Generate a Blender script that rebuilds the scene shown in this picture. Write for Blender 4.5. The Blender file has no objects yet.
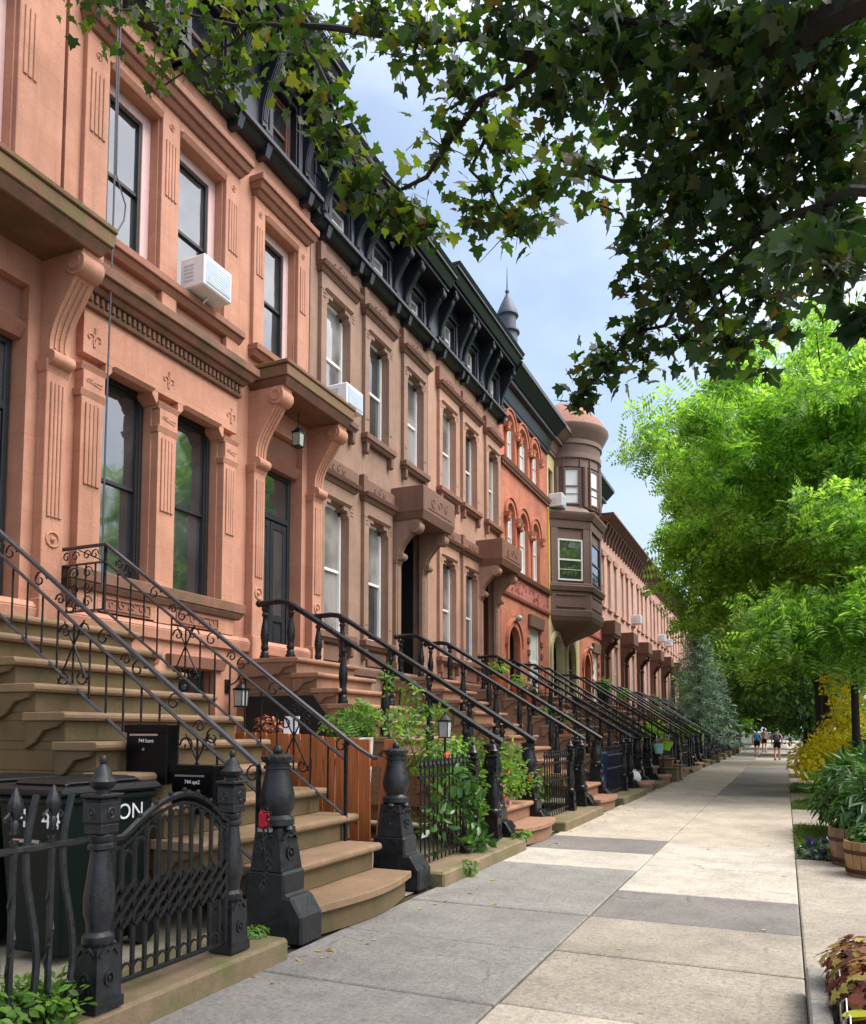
import bpy, bmesh, math, random
import numpy as np
from mathutils import Vector, Matrix
R = math.radians
random.seed(7)
scene = bpy.context.scene
COL = scene.collection
PI = math.pi

# ------------------------------------------------------------------ materials
def nodes_of(name):
    m = bpy.data.materials.new(name); m.use_nodes = True
    nt = m.node_tree
    return m, nt, nt.nodes['Principled BSDF']

def N(nt, typ, **kw):
    n = nt.nodes.new(typ)
    for k, v in kw.items():
        if k.startswith('i_'):
            n.inputs[k[2:].replace('_', ' ')].default_value = v
        else:
            setattr(n, k, v)
    return n

def ramp(nt, stops):
    n = nt.nodes.new('ShaderNodeValToRGB')
    e = n.color_ramp.elements
    while len(e) < len(stops): e.new(0.5)
    for k, (p, c) in enumerate(stops):
        e[k].position = p
        e[k].color = (c[0], c[1], c[2], 1) if not isinstance(c, (int, float)) else (c, c, c, 1)
    return n

def mixc(nt, fac, a, b, mode='MIX'):
    n = nt.nodes.new('ShaderNodeMix'); n.data_type = 'RGBA'; n.blend_type = mode
    for s, v in ((0, fac), (6, a), (7, b)):
        if hasattr(v, 'links'): nt.links.new(v, n.inputs[s])
        elif isinstance(v, (int, float)): n.inputs[s].default_value = v
        else: n.inputs[s].default_value = (v[0], v[1], v[2], 1)
    return n.outputs[2]

def S(c, k): return tuple(min(1, x * k) for x in c)

def stone(name, c, var=.16, stain=None, stain_amt=.5, rough=.85, scale=1.0, bump=.25, streak=.30, grain=70, joints=False):
    """matt painted stone or render: blotches, faint vertical rain streaks, fine grain"""
    m, nt, b = nodes_of(name); L = nt.links.new
    tc = N(nt, 'ShaderNodeTexCoord'); geo = N(nt, 'ShaderNodeNewGeometry')
    n1 = N(nt, 'ShaderNodeTexNoise', i_Scale=.9 * scale, i_Detail=6.0, i_Roughness=.65)
    L(geo.outputs['Position'], n1.inputs['Vector'])
    r1 = ramp(nt, [(.3, S(c, 1 - var)), (.7, S(c, 1 + var))]); L(n1.outputs['Fac'], r1.inputs[0])
    mp = N(nt, 'ShaderNodeMapping'); mp.inputs['Scale'].default_value = (6, 6, .55)
    L(geo.outputs['Position'], mp.inputs[0])
    n2 = N(nt, 'ShaderNodeTexNoise', i_Scale=1.6 * scale, i_Detail=5.0); L(mp.outputs[0], n2.inputs['Vector'])
    r2 = ramp(nt, [(.45, 0.0), (.72, 1.0)]); L(n2.outputs['Fac'], r2.inputs[0])
    mu = N(nt, 'ShaderNodeMath', operation='MULTIPLY'); L(r2.outputs[0], mu.inputs[0]); mu.inputs[1].default_value = streak
    col = mixc(nt, mu.outputs[0], r1.outputs[0], S(c, .55))
    n3 = N(nt, 'ShaderNodeTexNoise', i_Scale=float(grain), i_Detail=3.0); L(geo.outputs['Position'], n3.inputs['Vector'])
    r3 = ramp(nt, [(.35, .86), (.65, 1.1)]); L(n3.outputs['Fac'], r3.inputs[0])
    col = mixc(nt, 1.0, col, r3.outputs[0], 'MULTIPLY')
    if stain:
        n4 = N(nt, 'ShaderNodeTexNoise', i_Scale=2.3, i_Detail=7.0, i_Roughness=.7); L(geo.outputs['Position'], n4.inputs['Vector'])
        r4 = ramp(nt, [(.42, 0.0), (.6, stain_amt)]); L(n4.outputs['Fac'], r4.inputs[0])
        col = mixc(nt, r4.outputs[0], col, stain)
    if joints:                                                        # scored ashlar courses in the render
        sp = N(nt, 'ShaderNodeSeparateXYZ'); L(geo.outputs['Position'], sp.inputs[0]); cb = N(nt, 'ShaderNodeCombineXYZ'); L(sp.outputs[1], cb.inputs[0]); L(sp.outputs[2], cb.inputs[1])
        t = N(nt, 'ShaderNodeTexBrick', i_Scale=1.0); t.inputs['Brick Width'].default_value = 1.15; t.inputs['Row Height'].default_value = .44; t.inputs['Mortar Size'].default_value = .005
        for q, v in (('Color1', 1.03), ('Color2', .98), ('Mortar', .84)): t.inputs[q].default_value = (v, v, v, 1)
        L(cb.outputs[0], t.inputs['Vector']); col = mixc(nt, 1.0, col, t.outputs['Color'], 'MULTIPLY')
    L(col, b.inputs['Base Color']); b.inputs['Roughness'].default_value = rough
    bp = N(nt, 'ShaderNodeBump', i_Strength=bump, i_Distance=.01); L(n3.outputs['Fac'], bp.inputs['Height'])
    L(bp.outputs[0], b.inputs['Normal'])
    return m

def brick(name, c1, c2, mortar):
    m, nt, b = nodes_of(name); L = nt.links.new
    geo = N(nt, 'ShaderNodeNewGeometry'); sp = N(nt, 'ShaderNodeSeparateXYZ'); L(geo.outputs['Position'], sp.inputs[0])
    ad = N(nt, 'ShaderNodeMath', operation='ADD'); L(sp.outputs[0], ad.inputs[0]); L(sp.outputs[1], ad.inputs[1])
    cb = N(nt, 'ShaderNodeCombineXYZ'); L(ad.outputs[0], cb.inputs[0]); L(sp.outputs[2], cb.inputs[1])
    t = N(nt, 'ShaderNodeTexBrick', i_Scale=1.0)
    t.inputs['Brick Width'].default_value = .22; t.inputs['Row Height'].default_value = .075
    t.inputs['Mortar Size'].default_value = .006; t.inputs['Color1'].default_value = (*c1, 1)
    t.inputs['Color2'].default_value = (*c2, 1); t.inputs['Mortar'].default_value = (*mortar, 1)
    L(cb.outputs[0], t.inputs['Vector'])
    n = N(nt, 'ShaderNodeTexNoise', i_Scale=1.5, i_Detail=6.0); L(geo.outputs['Position'], n.inputs['Vector'])
    r = ramp(nt, [(.3, .75), (.7, 1.2)]); L(n.outputs['Fac'], r.inputs[0])
    L(mixc(nt, 1.0, t.outputs['Color'], r.outputs[0], 'MULTIPLY'), b.inputs['Base Color'])
    bp = N(nt, 'ShaderNodeBump', i_Strength=.3, i_Distance=.01, invert=True); L(t.outputs['Fac'], bp.inputs['Height'])
    L(bp.outputs[0], b.inputs['Normal']); b.inputs['Roughness'].default_value = .85
    return m

def paint(name, c, rough=.45, metal=0.0, var=.1, bump=.05, scale=9.0, ior=1.45):
    m, nt, b = nodes_of(name); L = nt.links.new; b.inputs['IOR'].default_value = ior
    geo = N(nt, 'ShaderNodeNewGeometry')
    n = N(nt, 'ShaderNodeTexNoise', i_Scale=scale, i_Detail=5.0); L(geo.outputs['Position'], n.inputs['Vector'])
    r = ramp(nt, [(.3, S(c, 1 - var)), (.7, S(c, 1 + var))]); L(n.outputs['Fac'], r.inputs[0])
    L(r.outputs[0], b.inputs['Base Color']); b.inputs['Roughness'].default_value = rough; b.inputs['Metallic'].default_value = metal
    bp = N(nt, 'ShaderNodeBump', i_Strength=bump, i_Distance=.01); 
    n2 = N(nt, 'ShaderNodeTexNoise', i_Scale=60.0, i_Detail=3.0); L(geo.outputs['Position'], n2.inputs['Vector'])
    L(n2.outputs['Fac'], bp.inputs['Height']); L(bp.outputs[0], b.inputs['Normal'])
    return m

def iron(name, c, rough, ior):
    m, nt, b = nodes_of(name); L = nt.links.new; b.inputs['IOR'].default_value = ior
    geo = N(nt, 'ShaderNodeNewGeometry')
    n = N(nt, 'ShaderNodeTexNoise', i_Scale=14.0, i_Detail=8.0, i_Roughness=.7); L(geo.outputs['Position'], n.inputs['Vector'])
    r = ramp(nt, [(.3, S(c, .6)), (.6, S(c, 1.3)), (.68, S(c, 2.2)), (.74, (.06, .032, .02))]); L(n.outputs['Fac'], r.inputs[0]); L(r.outputs[0], b.inputs['Base Color'])
    rr_ = ramp(nt, [(.35, rough * .7), (.7, rough * 1.5)]); L(n.outputs['Fac'], rr_.inputs[0]); L(rr_.outputs[0], b.inputs['Roughness'])
    n2 = N(nt, 'ShaderNodeTexNoise', i_Scale=45.0, i_Detail=5.0); L(geo.outputs['Position'], n2.inputs['Vector'])
    bp = N(nt, 'ShaderNodeBump', i_Strength=.35, i_Distance=.008); L(n2.outputs['Fac'], bp.inputs['Height']); L(bp.outputs[0], b.inputs['Normal'])
    return m

def glass(name, c, c2=None, ior=2.5, wob=.05):
    """window glass in front of a dim room: mostly mirror, the room behind shows as a dark or pale (blind) tone"""
    m, nt, b = nodes_of(name); L = nt.links.new
    geo = N(nt, 'ShaderNodeNewGeometry')
    n = N(nt, 'ShaderNodeTexNoise', i_Scale=1.1, i_Detail=2.0); L(geo.outputs['Position'], n.inputs['Vector'])
    r = ramp(nt, [(.4, c), (.62, c2 or S(c, 1.6))]); L(n.outputs['Fac'], r.inputs[0])
    L(r.outputs[0], b.inputs['Base Color']); b.inputs['Roughness'].default_value = .04; b.inputs['IOR'].default_value = ior
    n2 = N(nt, 'ShaderNodeTexNoise', i_Scale=2.2, i_Detail=1.0); L(geo.outputs['Position'], n2.inputs['Vector'])
    bp = N(nt, 'ShaderNodeBump', i_Strength=wob, i_Distance=.1); L(n2.outputs['Fac'], bp.inputs['Height']); L(bp.outputs[0], b.inputs['Normal'])
    return m

def leafmat(name, stops, trans=.35, tcol=None, rough=.5):
    m, nt, b = nodes_of(name); L = nt.links.new
    geo = N(nt, 'ShaderNodeNewGeometry')
    r = ramp(nt, stops); L(geo.outputs['Random Per Island'], r.inputs[0])
    L(r.outputs[0], b.inputs['Base Color']); b.inputs['Roughness'].default_value = rough
    t = N(nt, 'ShaderNodeBsdfTranslucent')
    tc = mixc(nt, 1.0, r.outputs[0], tcol or (1.6, 1.7, .7), 'MULTIPLY')
    L(tc, t.inputs['Color'])
    mx = N(nt, 'ShaderNodeMixShader'); mx.inputs[0].default_value = trans
    L(b.outputs[0], mx.inputs[1]); L(t.outputs[0], mx.inputs[2])
    L(mx.outputs[0], nt.nodes['Material Output'].inputs['Surface'])
    return m

def woodmat(name, c, rough=.6):
    m, nt, b = nodes_of(name); L = nt.links.new
    geo = N(nt, 'ShaderNodeNewGeometry'); mp = N(nt, 'ShaderNodeMapping'); mp.inputs['Scale'].default_value = (22, 22, 1.2)
    L(geo.outputs['Position'], mp.inputs[0])
    n = N(nt, 'ShaderNodeTexNoise', i_Scale=1.5, i_Detail=6.0, i_Roughness=.6, i_Distortion=.6); L(mp.outputs[0], n.inputs['Vector'])
    r = ramp(nt, [(.25, S(c, .55)), (.55, c), (.8, S(c, 1.35))]); L(n.outputs['Fac'], r.inputs[0])
    r2 = ramp(nt, [(0, .75), (1, 1.25)]); L(geo.outputs['Random Per Island'], r2.inputs[0])
    L(mixc(nt, 1.0, r.outputs[0], r2.outputs[0], 'MULTIPLY'), b.inputs['Base Color']); b.inputs['Roughness'].default_value = rough
    bp = N(nt, 'ShaderNodeBump', i_Strength=.15, i_Distance=.01); L(n.outputs['Fac'], bp.inputs['Height']); L(bp.outputs[0], b.inputs['Normal'])
    return m

def slabmat(name, c):
    m, nt, b = nodes_of(name); L = nt.links.new
    geo = N(nt, 'ShaderNodeNewGeometry')
    n1 = N(nt, 'ShaderNodeTexNoise', i_Scale=1.3, i_Detail=8.0, i_Roughness=.7); L(geo.outputs['Position'], n1.inputs['Vector'])
    r1 = ramp(nt, [(.3, S(c, .70)), (.52, c), (.75, S(c, 1.22))]); L(n1.outputs['Fac'], r1.inputs[0])
    n2 = N(nt, 'ShaderNodeTexNoise', i_Scale=140.0, i_Detail=2.0); L(geo.outputs['Position'], n2.inputs['Vector'])
    r2 = ramp(nt, [(.3, .68), (.7, 1.2)]); L(n2.outputs['Fac'], r2.inputs[0])
    col = mixc(nt, 1.0, r1.outputs[0], r2.outputs[0], 'MULTIPLY')
    v = N(nt, 'ShaderNodeTexVoronoi', i_Scale=2.1); L(geo.outputs['Position'], v.inputs['Vector'])
    r3 = ramp(nt, [(.03, .45), (.055, 0.0)]); L(v.outputs['Distance'], r3.inputs[0])
    col = mixc(nt, r3.outputs[0], col, S(c, .35))
    n5 = N(nt, 'ShaderNodeTexNoise', i_Scale=5.0, i_Detail=9.0, i_Roughness=.75); L(geo.outputs['Position'], n5.inputs['Vector'])
    r5 = ramp(nt, [(.48, 0.0), (.66, .55)]); L(n5.outputs['Fac'], r5.inputs[0])
    col = mixc(nt, r5.outputs[0], col, S(c, .6))
    n6 = N(nt, 'ShaderNodeTexNoise', i_Scale=28.0, i_Detail=6.0, i_Roughness=.8); L(geo.outputs['Position'], n6.inputs['Vector'])      # pitted aggregate
    r6 = ramp(nt, [(.36, .62), (.5, 1.0), (.66, 1.16)]); L(n6.outputs['Fac'], r6.inputs[0]); col = mixc(nt, 1.0, col, r6.outputs[0], 'MULTIPLY')
    nd = N(nt, 'ShaderNodeTexNoise', i_Scale=2.5, i_Detail=5.0); L(geo.outputs['Position'], nd.inputs['Vector'])
    av = N(nt, 'ShaderNodeMix', data_type='VECTOR'); av.inputs[0].default_value = .22; L(geo.outputs['Position'], av.inputs[4]); L(nd.outputs['Color'], av.inputs[5])
    vc = N(nt, 'ShaderNodeTexVoronoi', feature='DISTANCE_TO_EDGE', i_Scale=.62); L(av.outputs[1], vc.inputs['Vector'])                    # hairline cracks
    rc = ramp(nt, [(.0, .75), (.006, 0.0)]); L(vc.outputs['Distance'], rc.inputs[0])
    rm = ramp(nt, [(.5, 0.0), (.6, 1.0)]); L(n1.outputs['Fac'], rm.inputs[0])
    mk = N(nt, 'ShaderNodeMath', operation='MULTIPLY'); L(rc.outputs[0], mk.inputs[0]); L(rm.outputs[0], mk.inputs[1])
    col = mixc(nt, mk.outputs[0], col, S(c, .3))
    L(col, b.inputs['Base Color']); b.inputs['Roughness'].default_value = .9
    bp = N(nt, 'ShaderNodeBump', i_Strength=.3, i_Distance=.006); L(n2.outputs['Fac'], bp.inputs['Height']); L(bp.outputs[0], b.inputs['Normal'])
    return m

M = {}
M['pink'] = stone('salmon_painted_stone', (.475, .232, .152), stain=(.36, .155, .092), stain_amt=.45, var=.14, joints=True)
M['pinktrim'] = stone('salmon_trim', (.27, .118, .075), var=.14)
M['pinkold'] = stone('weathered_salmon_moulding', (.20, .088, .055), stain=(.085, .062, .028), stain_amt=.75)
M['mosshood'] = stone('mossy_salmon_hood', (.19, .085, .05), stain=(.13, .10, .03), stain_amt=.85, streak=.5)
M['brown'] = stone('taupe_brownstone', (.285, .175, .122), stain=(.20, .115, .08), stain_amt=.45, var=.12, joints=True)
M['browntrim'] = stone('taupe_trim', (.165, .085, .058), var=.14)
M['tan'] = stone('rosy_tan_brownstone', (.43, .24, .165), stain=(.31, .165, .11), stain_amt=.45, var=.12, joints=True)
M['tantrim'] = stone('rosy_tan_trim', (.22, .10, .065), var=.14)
M['farpink'] = stone('pale_rose_stone', (.52, .29, .22), var=.12, joints=True)
M['farhood'] = stone('dark_brown_stone', (.13, .06, .04))
M['brick'] = brick('red_brick', (.50, .155, .085), (.42, .12, .065), (.38, .20, .14))
M['rose'] = stone('rose_terracotta', (.42, .14, .11), grain=25, bump=.8)
M['arch'] = stone('red_terracotta', (.50, .165, .095))
M['yellow'] = stone('pale_yellow_stone', (.56, .46, .26))
M['ochre'] = paint('ochre_paint', (.62, .38, .05), rough=.6)
M['bay'] = stone('brown_painted_bay', (.18, .105, .085), var=.1, rough=.6)
M['black'] = paint('blue_black_cornice_paint', (.012, .015, .022), rough=.4)
M['iron'] = iron('black_iron_paint', (.0065, .007, .0085), .3, 1.42)
M['irongrey'] = iron('dark_grey_iron_paint', (.013, .014, .0165), .36, 1.45)
M['rail'] = paint('worn_handrail_paint', (.055, .052, .058), rough=.3)
M['mossy'] = stone('mossy_sandstone', (.19, .115, .06), stain=(.085, .085, .018), stain_amt=.75, var=.2)
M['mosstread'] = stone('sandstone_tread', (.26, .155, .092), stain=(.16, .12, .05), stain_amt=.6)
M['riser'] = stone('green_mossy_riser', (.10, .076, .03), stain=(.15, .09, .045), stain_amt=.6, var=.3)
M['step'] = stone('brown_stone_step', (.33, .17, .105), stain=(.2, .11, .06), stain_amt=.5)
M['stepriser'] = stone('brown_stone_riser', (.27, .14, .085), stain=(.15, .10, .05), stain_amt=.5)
M['white'] = paint('white_window_paint', (.78, .76, .74), rough=.4, var=.04)
M['pinkframe'] = paint('pale_pink_window_paint', (.62, .43, .40), rough=.5, var=.05)
M['darkframe'] = paint('black_window_paint', (.02, .019, .02), rough=.35)
M['brownframe'] = paint('brown_window_paint', (.12, .05, .035), rough=.45)
M['glass'] = glass('dark_window_glass', (.018, .022, .026), (.045, .05, .052))
M['glasslight'] = glass('curtained_window_glass', (.10, .10, .095), (.30, .29, .27))
M['glasswhite'] = glass('blind_window_glass', (.62, .63, .63), (.78, .78, .76), ior=1.6)
M['door'] = paint('dark_slate_door_paint', (.022, .026, .031), rough=.3)
M['doorshade'] = paint('doorway_shade_black', (.006, .0055, .006), rough=.7)  # near-black colour stands in for the shade inside doorways
M['reddoor'] = paint('brown_red_door_paint', (.10, .035, .022), rough=.45)
M['cedar'] = woodmat('orange_stained_cedar', (.40, .12, .035))
M['barrelwood'] = woodmat('weathered_barrel_oak', (.36, .20, .085))
M['barreldark'] = woodmat('dark_barrel_oak', (.23, .13, .075))
M['rust'] = paint('rusty_hoop', (.07, .035, .022), rough=.7, metal=.4)
M['bark'] = stone('tree_bark', (.05, .038, .028), bump=1.0, grain=30)
M['barkdark'] = stone('dark_tree_bark', (.02, .016, .013), bump=1.0, grain=30)
M['bin'] = paint('dark_green_plastic', (.003, .009, .008), rough=.5, ior=1.3)
M['binlid'] = paint('black_plastic_lid', (.008, .008, .009), rough=.4, ior=1.35)
M['ink'] = paint('white_lettering', (.75, .76, .78), rough=.6, var=.12, scale=30)
M['mail'] = paint('gloss_black_mailbox', (.003, .003, .0035), rough=.3, ior=1.25)
M['steel'] = paint('brushed_steel', (.45, .45, .46), rough=.3, metal=.9)
M['plastic'] = paint('white_plastic', (.74, .75, .78), rough=.4, var=.04)
M['grill'] = paint('pale_blue_grille', (.52, .58, .66), rough=.5)
M['red'] = paint('red_reflector', (.55, .012, .03), rough=.2)
M['terracotta'] = paint('terracotta_clay', (.50, .13, .05), rough=.8)
M['teal'] = paint('pale_teal_enamel', (.30, .62, .55), rough=.35)
M['lime'] = paint('lime_green_enamel', (.38, .80, .06), rough=.35)
M['blue'] = paint('navy_plastic', (.015, .035, .11), rough=.4)
M['lead'] = paint('grey_slate_lead', (.07, .08, .105), rough=.55, var=.2)
M['tile'] = stone('red_clay_roof', (.30, .14, .10), grain=15)
M['soil'] = stone('dark_soil', (.045, .032, .022), bump=1.0, grain=25, stain=(.03, .05, .012))
M['yard'] = stone('yard_concrete', (.26, .225, .17), stain=(.10, .12, .03), stain_amt=.5)
M['kerb'] = stone('brown_kerbstone', (.20, .135, .085), stain=(.09, .10, .025), stain_amt=.8)
M['asphalt'] = stone('asphalt', (.05, .05, .052), bump=.5, grain=120)
M['skin'] = paint('skin', (.55, .31, .22), rough=.55)
M['lampglass'] = paint('frosted_lamp_glass', (.36, .39, .37), rough=.2)
M['brass'] = paint('brass', (.45, .30, .10), rough=.35, metal=.8)
M['cable'] = paint('grey_cable', (.07, .07, .085), rough=.6)
SL = [slabmat('pale_concrete_flag', (.44, .375, .295)), slabmat('grey_flag', (.228, .212, .19)), slabmat('dark_bluestone_flag', (.185, .166, .148)),
      slabmat('white_concrete_flag', (.46, .41, .34)), slabmat('buff_flag', (.31, .265, .21)), slabmat('sandy_flag', (.36, .31, .245))]
G_ = lambda *a: a
M['maple'] = leafmat('backlit_maple_leaf', [(0, (.010, .026, .009)), (.4, (.022, .052, .012)), (.7, (.05, .085, .014)), (.93, (.10, .125, .02)), (1, (.09, .05, .02))], trans=.45, tcol=(2.1, 2.2, .7))  # lighter copy, backlight put into the leaf colour
M['mapleshade'] = leafmat('shaded_maple_leaf', [(0, (.008, .026, .008)), (.5, (.018, .052, .011)), (.85, (.045, .085, .014)), (1, (.06, .045, .014))], trans=.42, tcol=(1.6, 1.5, .7))  # darker copy of the same leaf, shade put into its colour
M['lime_leaf'] = leafmat('fresh_green_leaf', [(0, (.075, .18, .035)), (.3, (.17, .33, .06)), (.65, (.29, .48, .10)), (1, (.45, .62, .20))], trans=.6, tcol=(1.5, 1.6, .6))
M['mid_leaf'] = leafmat('mid_green_leaf', [(0, (.045, .11, .02)), (.5, (.11, .22, .035)), (1, (.20, .34, .06))], trans=.5)
M['dark_leaf'] = leafmat('deep_green_leaf', [(0, (.025, .065, .015)), (.5, (.055, .13, .024)), (1, (.11, .21, .04))], trans=.45)
M['spruce_leaf'] = leafmat('blue_green_needle', [(0, (.08, .16, .09)), (.5, (.17, .29, .18)), (1, (.30, .42, .30))], trans=.15, tcol=(1, 1, 1))
M['gold_leaf'] = leafmat('golden_leaf', [(0, (.25, .38, .03)), (.3, (.72, .66, .03)), (1, (.95, .84, .04))], trans=.45, tcol=(1.2, 1.1, .5))
M['gloss_leaf'] = leafmat('glossy_leaf', [(0, (.02, .06, .012)), (.5, (.045, .12, .022)), (1, (.09, .19, .04))], trans=.25, rough=.3)
M['heuchera'] = leafmat('copper_leaf', [(0, (.08, .014, .022)), (.35, (.17, .035, .03)), (.6, (.30, .12, .045)), (.85, (.30, .22, .06)), (1, (.40, .36, .08))], trans=.25, tcol=(1.4, 1.1, .8))
M['yellowleaf'] = leafmat('chartreuse_leaf', [(0, (.30, .34, .02)), (1, (.60, .55, .05))], trans=.3, tcol=(1.2, 1.2, .5))
M['grass'] = leafmat('grass_blade', [(0, (.06, .13, .015)), (1, (.16, .28, .03))], trans=.3)
M['pansy'] = leafmat('violet_petal', [(0, (.02, .015, .10)), (.6, (.06, .02, .16)), (1, (.12, .06, .25))], trans=.15, tcol=(1, 1, 1))
M['rosepetal'] = leafmat('red_petal', [(0, (.55, .03, .02)), (1, (.75, .12, .05))], trans=.2, tcol=(1, 1, 1))
M['pinkpetal'] = leafmat('pink_petal', [(0, (.6, .22, .3)), (1, (.75, .4, .4))], trans=.2, tcol=(1, 1, 1))
M['rustfur'] = leafmat('rust_brown_tuft', [(0, (.13, .035, .015)), (1, (.34, .10, .04))], trans=.1, tcol=(1, 1, 1))
M['litter'] = leafmat('fallen_leaf', [(0, (.25, .10, .03)), (.5, (.5, .42, .06)), (1, (.15, .10, .05))], trans=.1, tcol=(1, 1, 1))

# ------------------------------------------------------------------ mesh builder
class MB:
    def __init__(s): s.v = []; s.f = []; s.mi = []
    def add(s, vs, fs, mi=0):
        o = len(s.v); s.v.extend(vs); s.f.extend([tuple(i + o for i in f) for f in fs]); s.mi.extend([mi] * len(fs)); return s
    def box(s, x0, x1, y0, y1, z0, z1, mi=0):
        return s.tbox(x0, x1, y0, y1, z0, z1, 0, 0, 0, mi)
    def tbox(s, x0, x1, y0, y1, z0, z1, gx=0, gy=0, gz=0, mi=0):
        """box whose top is larger: +gx towards the street, +gy to both sides (moulding returns round the ends)"""
        vs = [(x0, y0, z0), (x1, y0, z0), (x1, y1, z0), (x0, y1, z0), (x0, y0 - gy, z1), (x1 + gx, y0 - gy, z1), (x1 + gx, y1 + gy, z1), (x0, y1 + gy, z1)]
        return s.add(vs, [(3, 2, 1, 0), (4, 5, 6, 7), (0, 1, 5, 4), (1, 2, 6, 5), (2, 3, 7, 6), (3, 0, 4, 7)], mi)
    def prism_y(s, poly, y0, y1, mi=0):
        """poly: (x,z) outline, extruded along y"""
        n = len(poly)
        vs = [(x, y0, z) for x, z in poly] + [(x, y1, z) for x, z in poly]
        fs = [tuple(range(n)), tuple(range(2 * n - 1, n - 1, -1))] + [(i, i + n, (i + 1) % n + n, (i + 1) % n) for i in range(n)]
        return s.add(vs, fs, mi)
    def prism_x(s, poly, x0, x1, mi=0):
        n = len(poly)
        vs = [(x0, y, z) for y, z in poly] + [(x1, y, z) for y, z in poly]
        fs = [tuple(range(n - 1, -1, -1)), tuple(range(n, 2 * n))] + [(i, (i + 1) % n, (i + 1) % n + n, i + n) for i in range(n)]
        return s.add(vs, fs, mi)
    def prism_z(s, poly, z0, z1, mi=0):
        n = len(poly)
        vs = [(x, y, z0) for x, y in poly] + [(x, y, z1) for x, y in poly]
        fs = [tuple(range(n - 1, -1, -1)), tuple(range(n, 2 * n))] + [(i, (i + 1) % n, (i + 1) % n + n, i + n) for i in range(n)]
        return s.add(vs, fs, mi)
    def tube(s, path, r, n=6, mi=0, cap=True, up=(0, 0, 1)):
        P = [Vector(p) for p in path]; rs = r if isinstance(r, (list, tuple)) else [r] * len(P)
        vs = []; fs = []
        t0 = (P[1] - P[0]).normalized(); u = t0.cross(Vector(up))
        if u.length < 1e-3: u = t0.cross(Vector((1, 0, 0)))
        u.normalize()
        for i, p in enumerate(P):
            t = (P[min(i + 1, len(P) - 1)] - P[max(i - 1, 0)])
            t = t.normalized() if t.length > 1e-9 else t0
            u = (u - t * u.dot(t)); u = u.normalized() if u.length > 1e-6 else t.orthogonal().normalized()
            w = t.cross(u)
            for k in range(n):
                a = 2 * PI * (k + .5) / n
                q = p + (u * math.cos(a) + w * math.sin(a)) * rs[i]
                vs.append(tuple(q))
        for i in range(len(P) - 1):
            for k in range(n):
                a = i * n + k; b = i * n + (k + 1) % n
                fs.append((a, b, b + n, a + n))
        if cap:
            fs.append(tuple(range(n - 1, -1, -1))); m = (len(P) - 1) * n; fs.append(tuple(range(m, m + n)))
        return s.add(vs, fs, mi)
    def lathe(s, prof, c=(0, 0, 0), n=12, mi=0, rot=0.0, sq=1.0):
        vs = []; fs = []
        for r, z in prof:
            for k in range(n):
                a = 2 * PI * k / n + rot
                vs.append((c[0] + r * math.cos(a), c[1] + r * math.sin(a), c[2] + z))
        for i in range(len(prof) - 1):
            for k in range(n):
                a = i * n + k; b = i * n + (k + 1) % n
                fs.append((a, b, b + n, a + n))
        fs.append(tuple(range(n - 1, -1, -1))); m = (len(prof) - 1) * n; fs.append(tuple(range(m, m + n)))
        return s.add(vs, fs, mi)
    def ball(s, c, r, n=8, k=5, mi=0, sz=1.0):
        return s.lathe([(max(.001, r * math.sin(PI * i / k)), -r * sz * math.cos(PI * i / k)) for i in range(k + 1)], c, n, mi)
    def torus(s, c, R0, r, axis='x', n=12, m=5, mi=0):
        path = []
        for i in range(n + 1):
            a = 2 * PI * i / n
            path.append((c[0], c[1] + R0 * math.cos(a), c[2] + R0 * math.sin(a)) if axis == 'x' else (c[0] + R0 * math.cos(a), c[1], c[2] + R0 * math.sin(a)) if axis == 'y' else (c[0] + R0 * math.cos(a), c[1] + R0 * math.sin(a), c[2]))
        return s.tube(path, r, m, mi, cap=False, up=(1, 0, 0) if axis == 'x' else (0, 1, 0) if axis == 'y' else (0, 0, 1))
    def mesh(s, name, mats, smooth=False):
        me = bpy.data.meshes.new(name); me.from_pydata(s.v, [], s.f)
        mats = mats if isinstance(mats, (list, tuple)) else [mats]
        for m in mats: me.materials.append(M[m] if isinstance(m, str) else m)
        if any(s.mi): me.polygons.foreach_set('material_index', s.mi)
        if smooth:
            me.polygons.foreach_set('use_smooth', [True] * len(me.polygons))
            try: me.set_sharp_from_angle(angle=R(40))
            except Exception: pass
        me.update(); return me
    def build(s, name, mats, parent=None, smooth=False, bevel=0, loc=None):
        o = bpy.data.objects.new(name, s.mesh(name, mats, smooth)); COL.objects.link(o)
        if parent is not None: o.parent = parent
        if loc: o.location = loc
        if bevel:
            b = o.modifiers.new('edge', 'BEVEL'); b.width = bevel; b.segments = 1; b.limit_method = 'ANGLE'; b.angle_limit = R(50)
        return o

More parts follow.
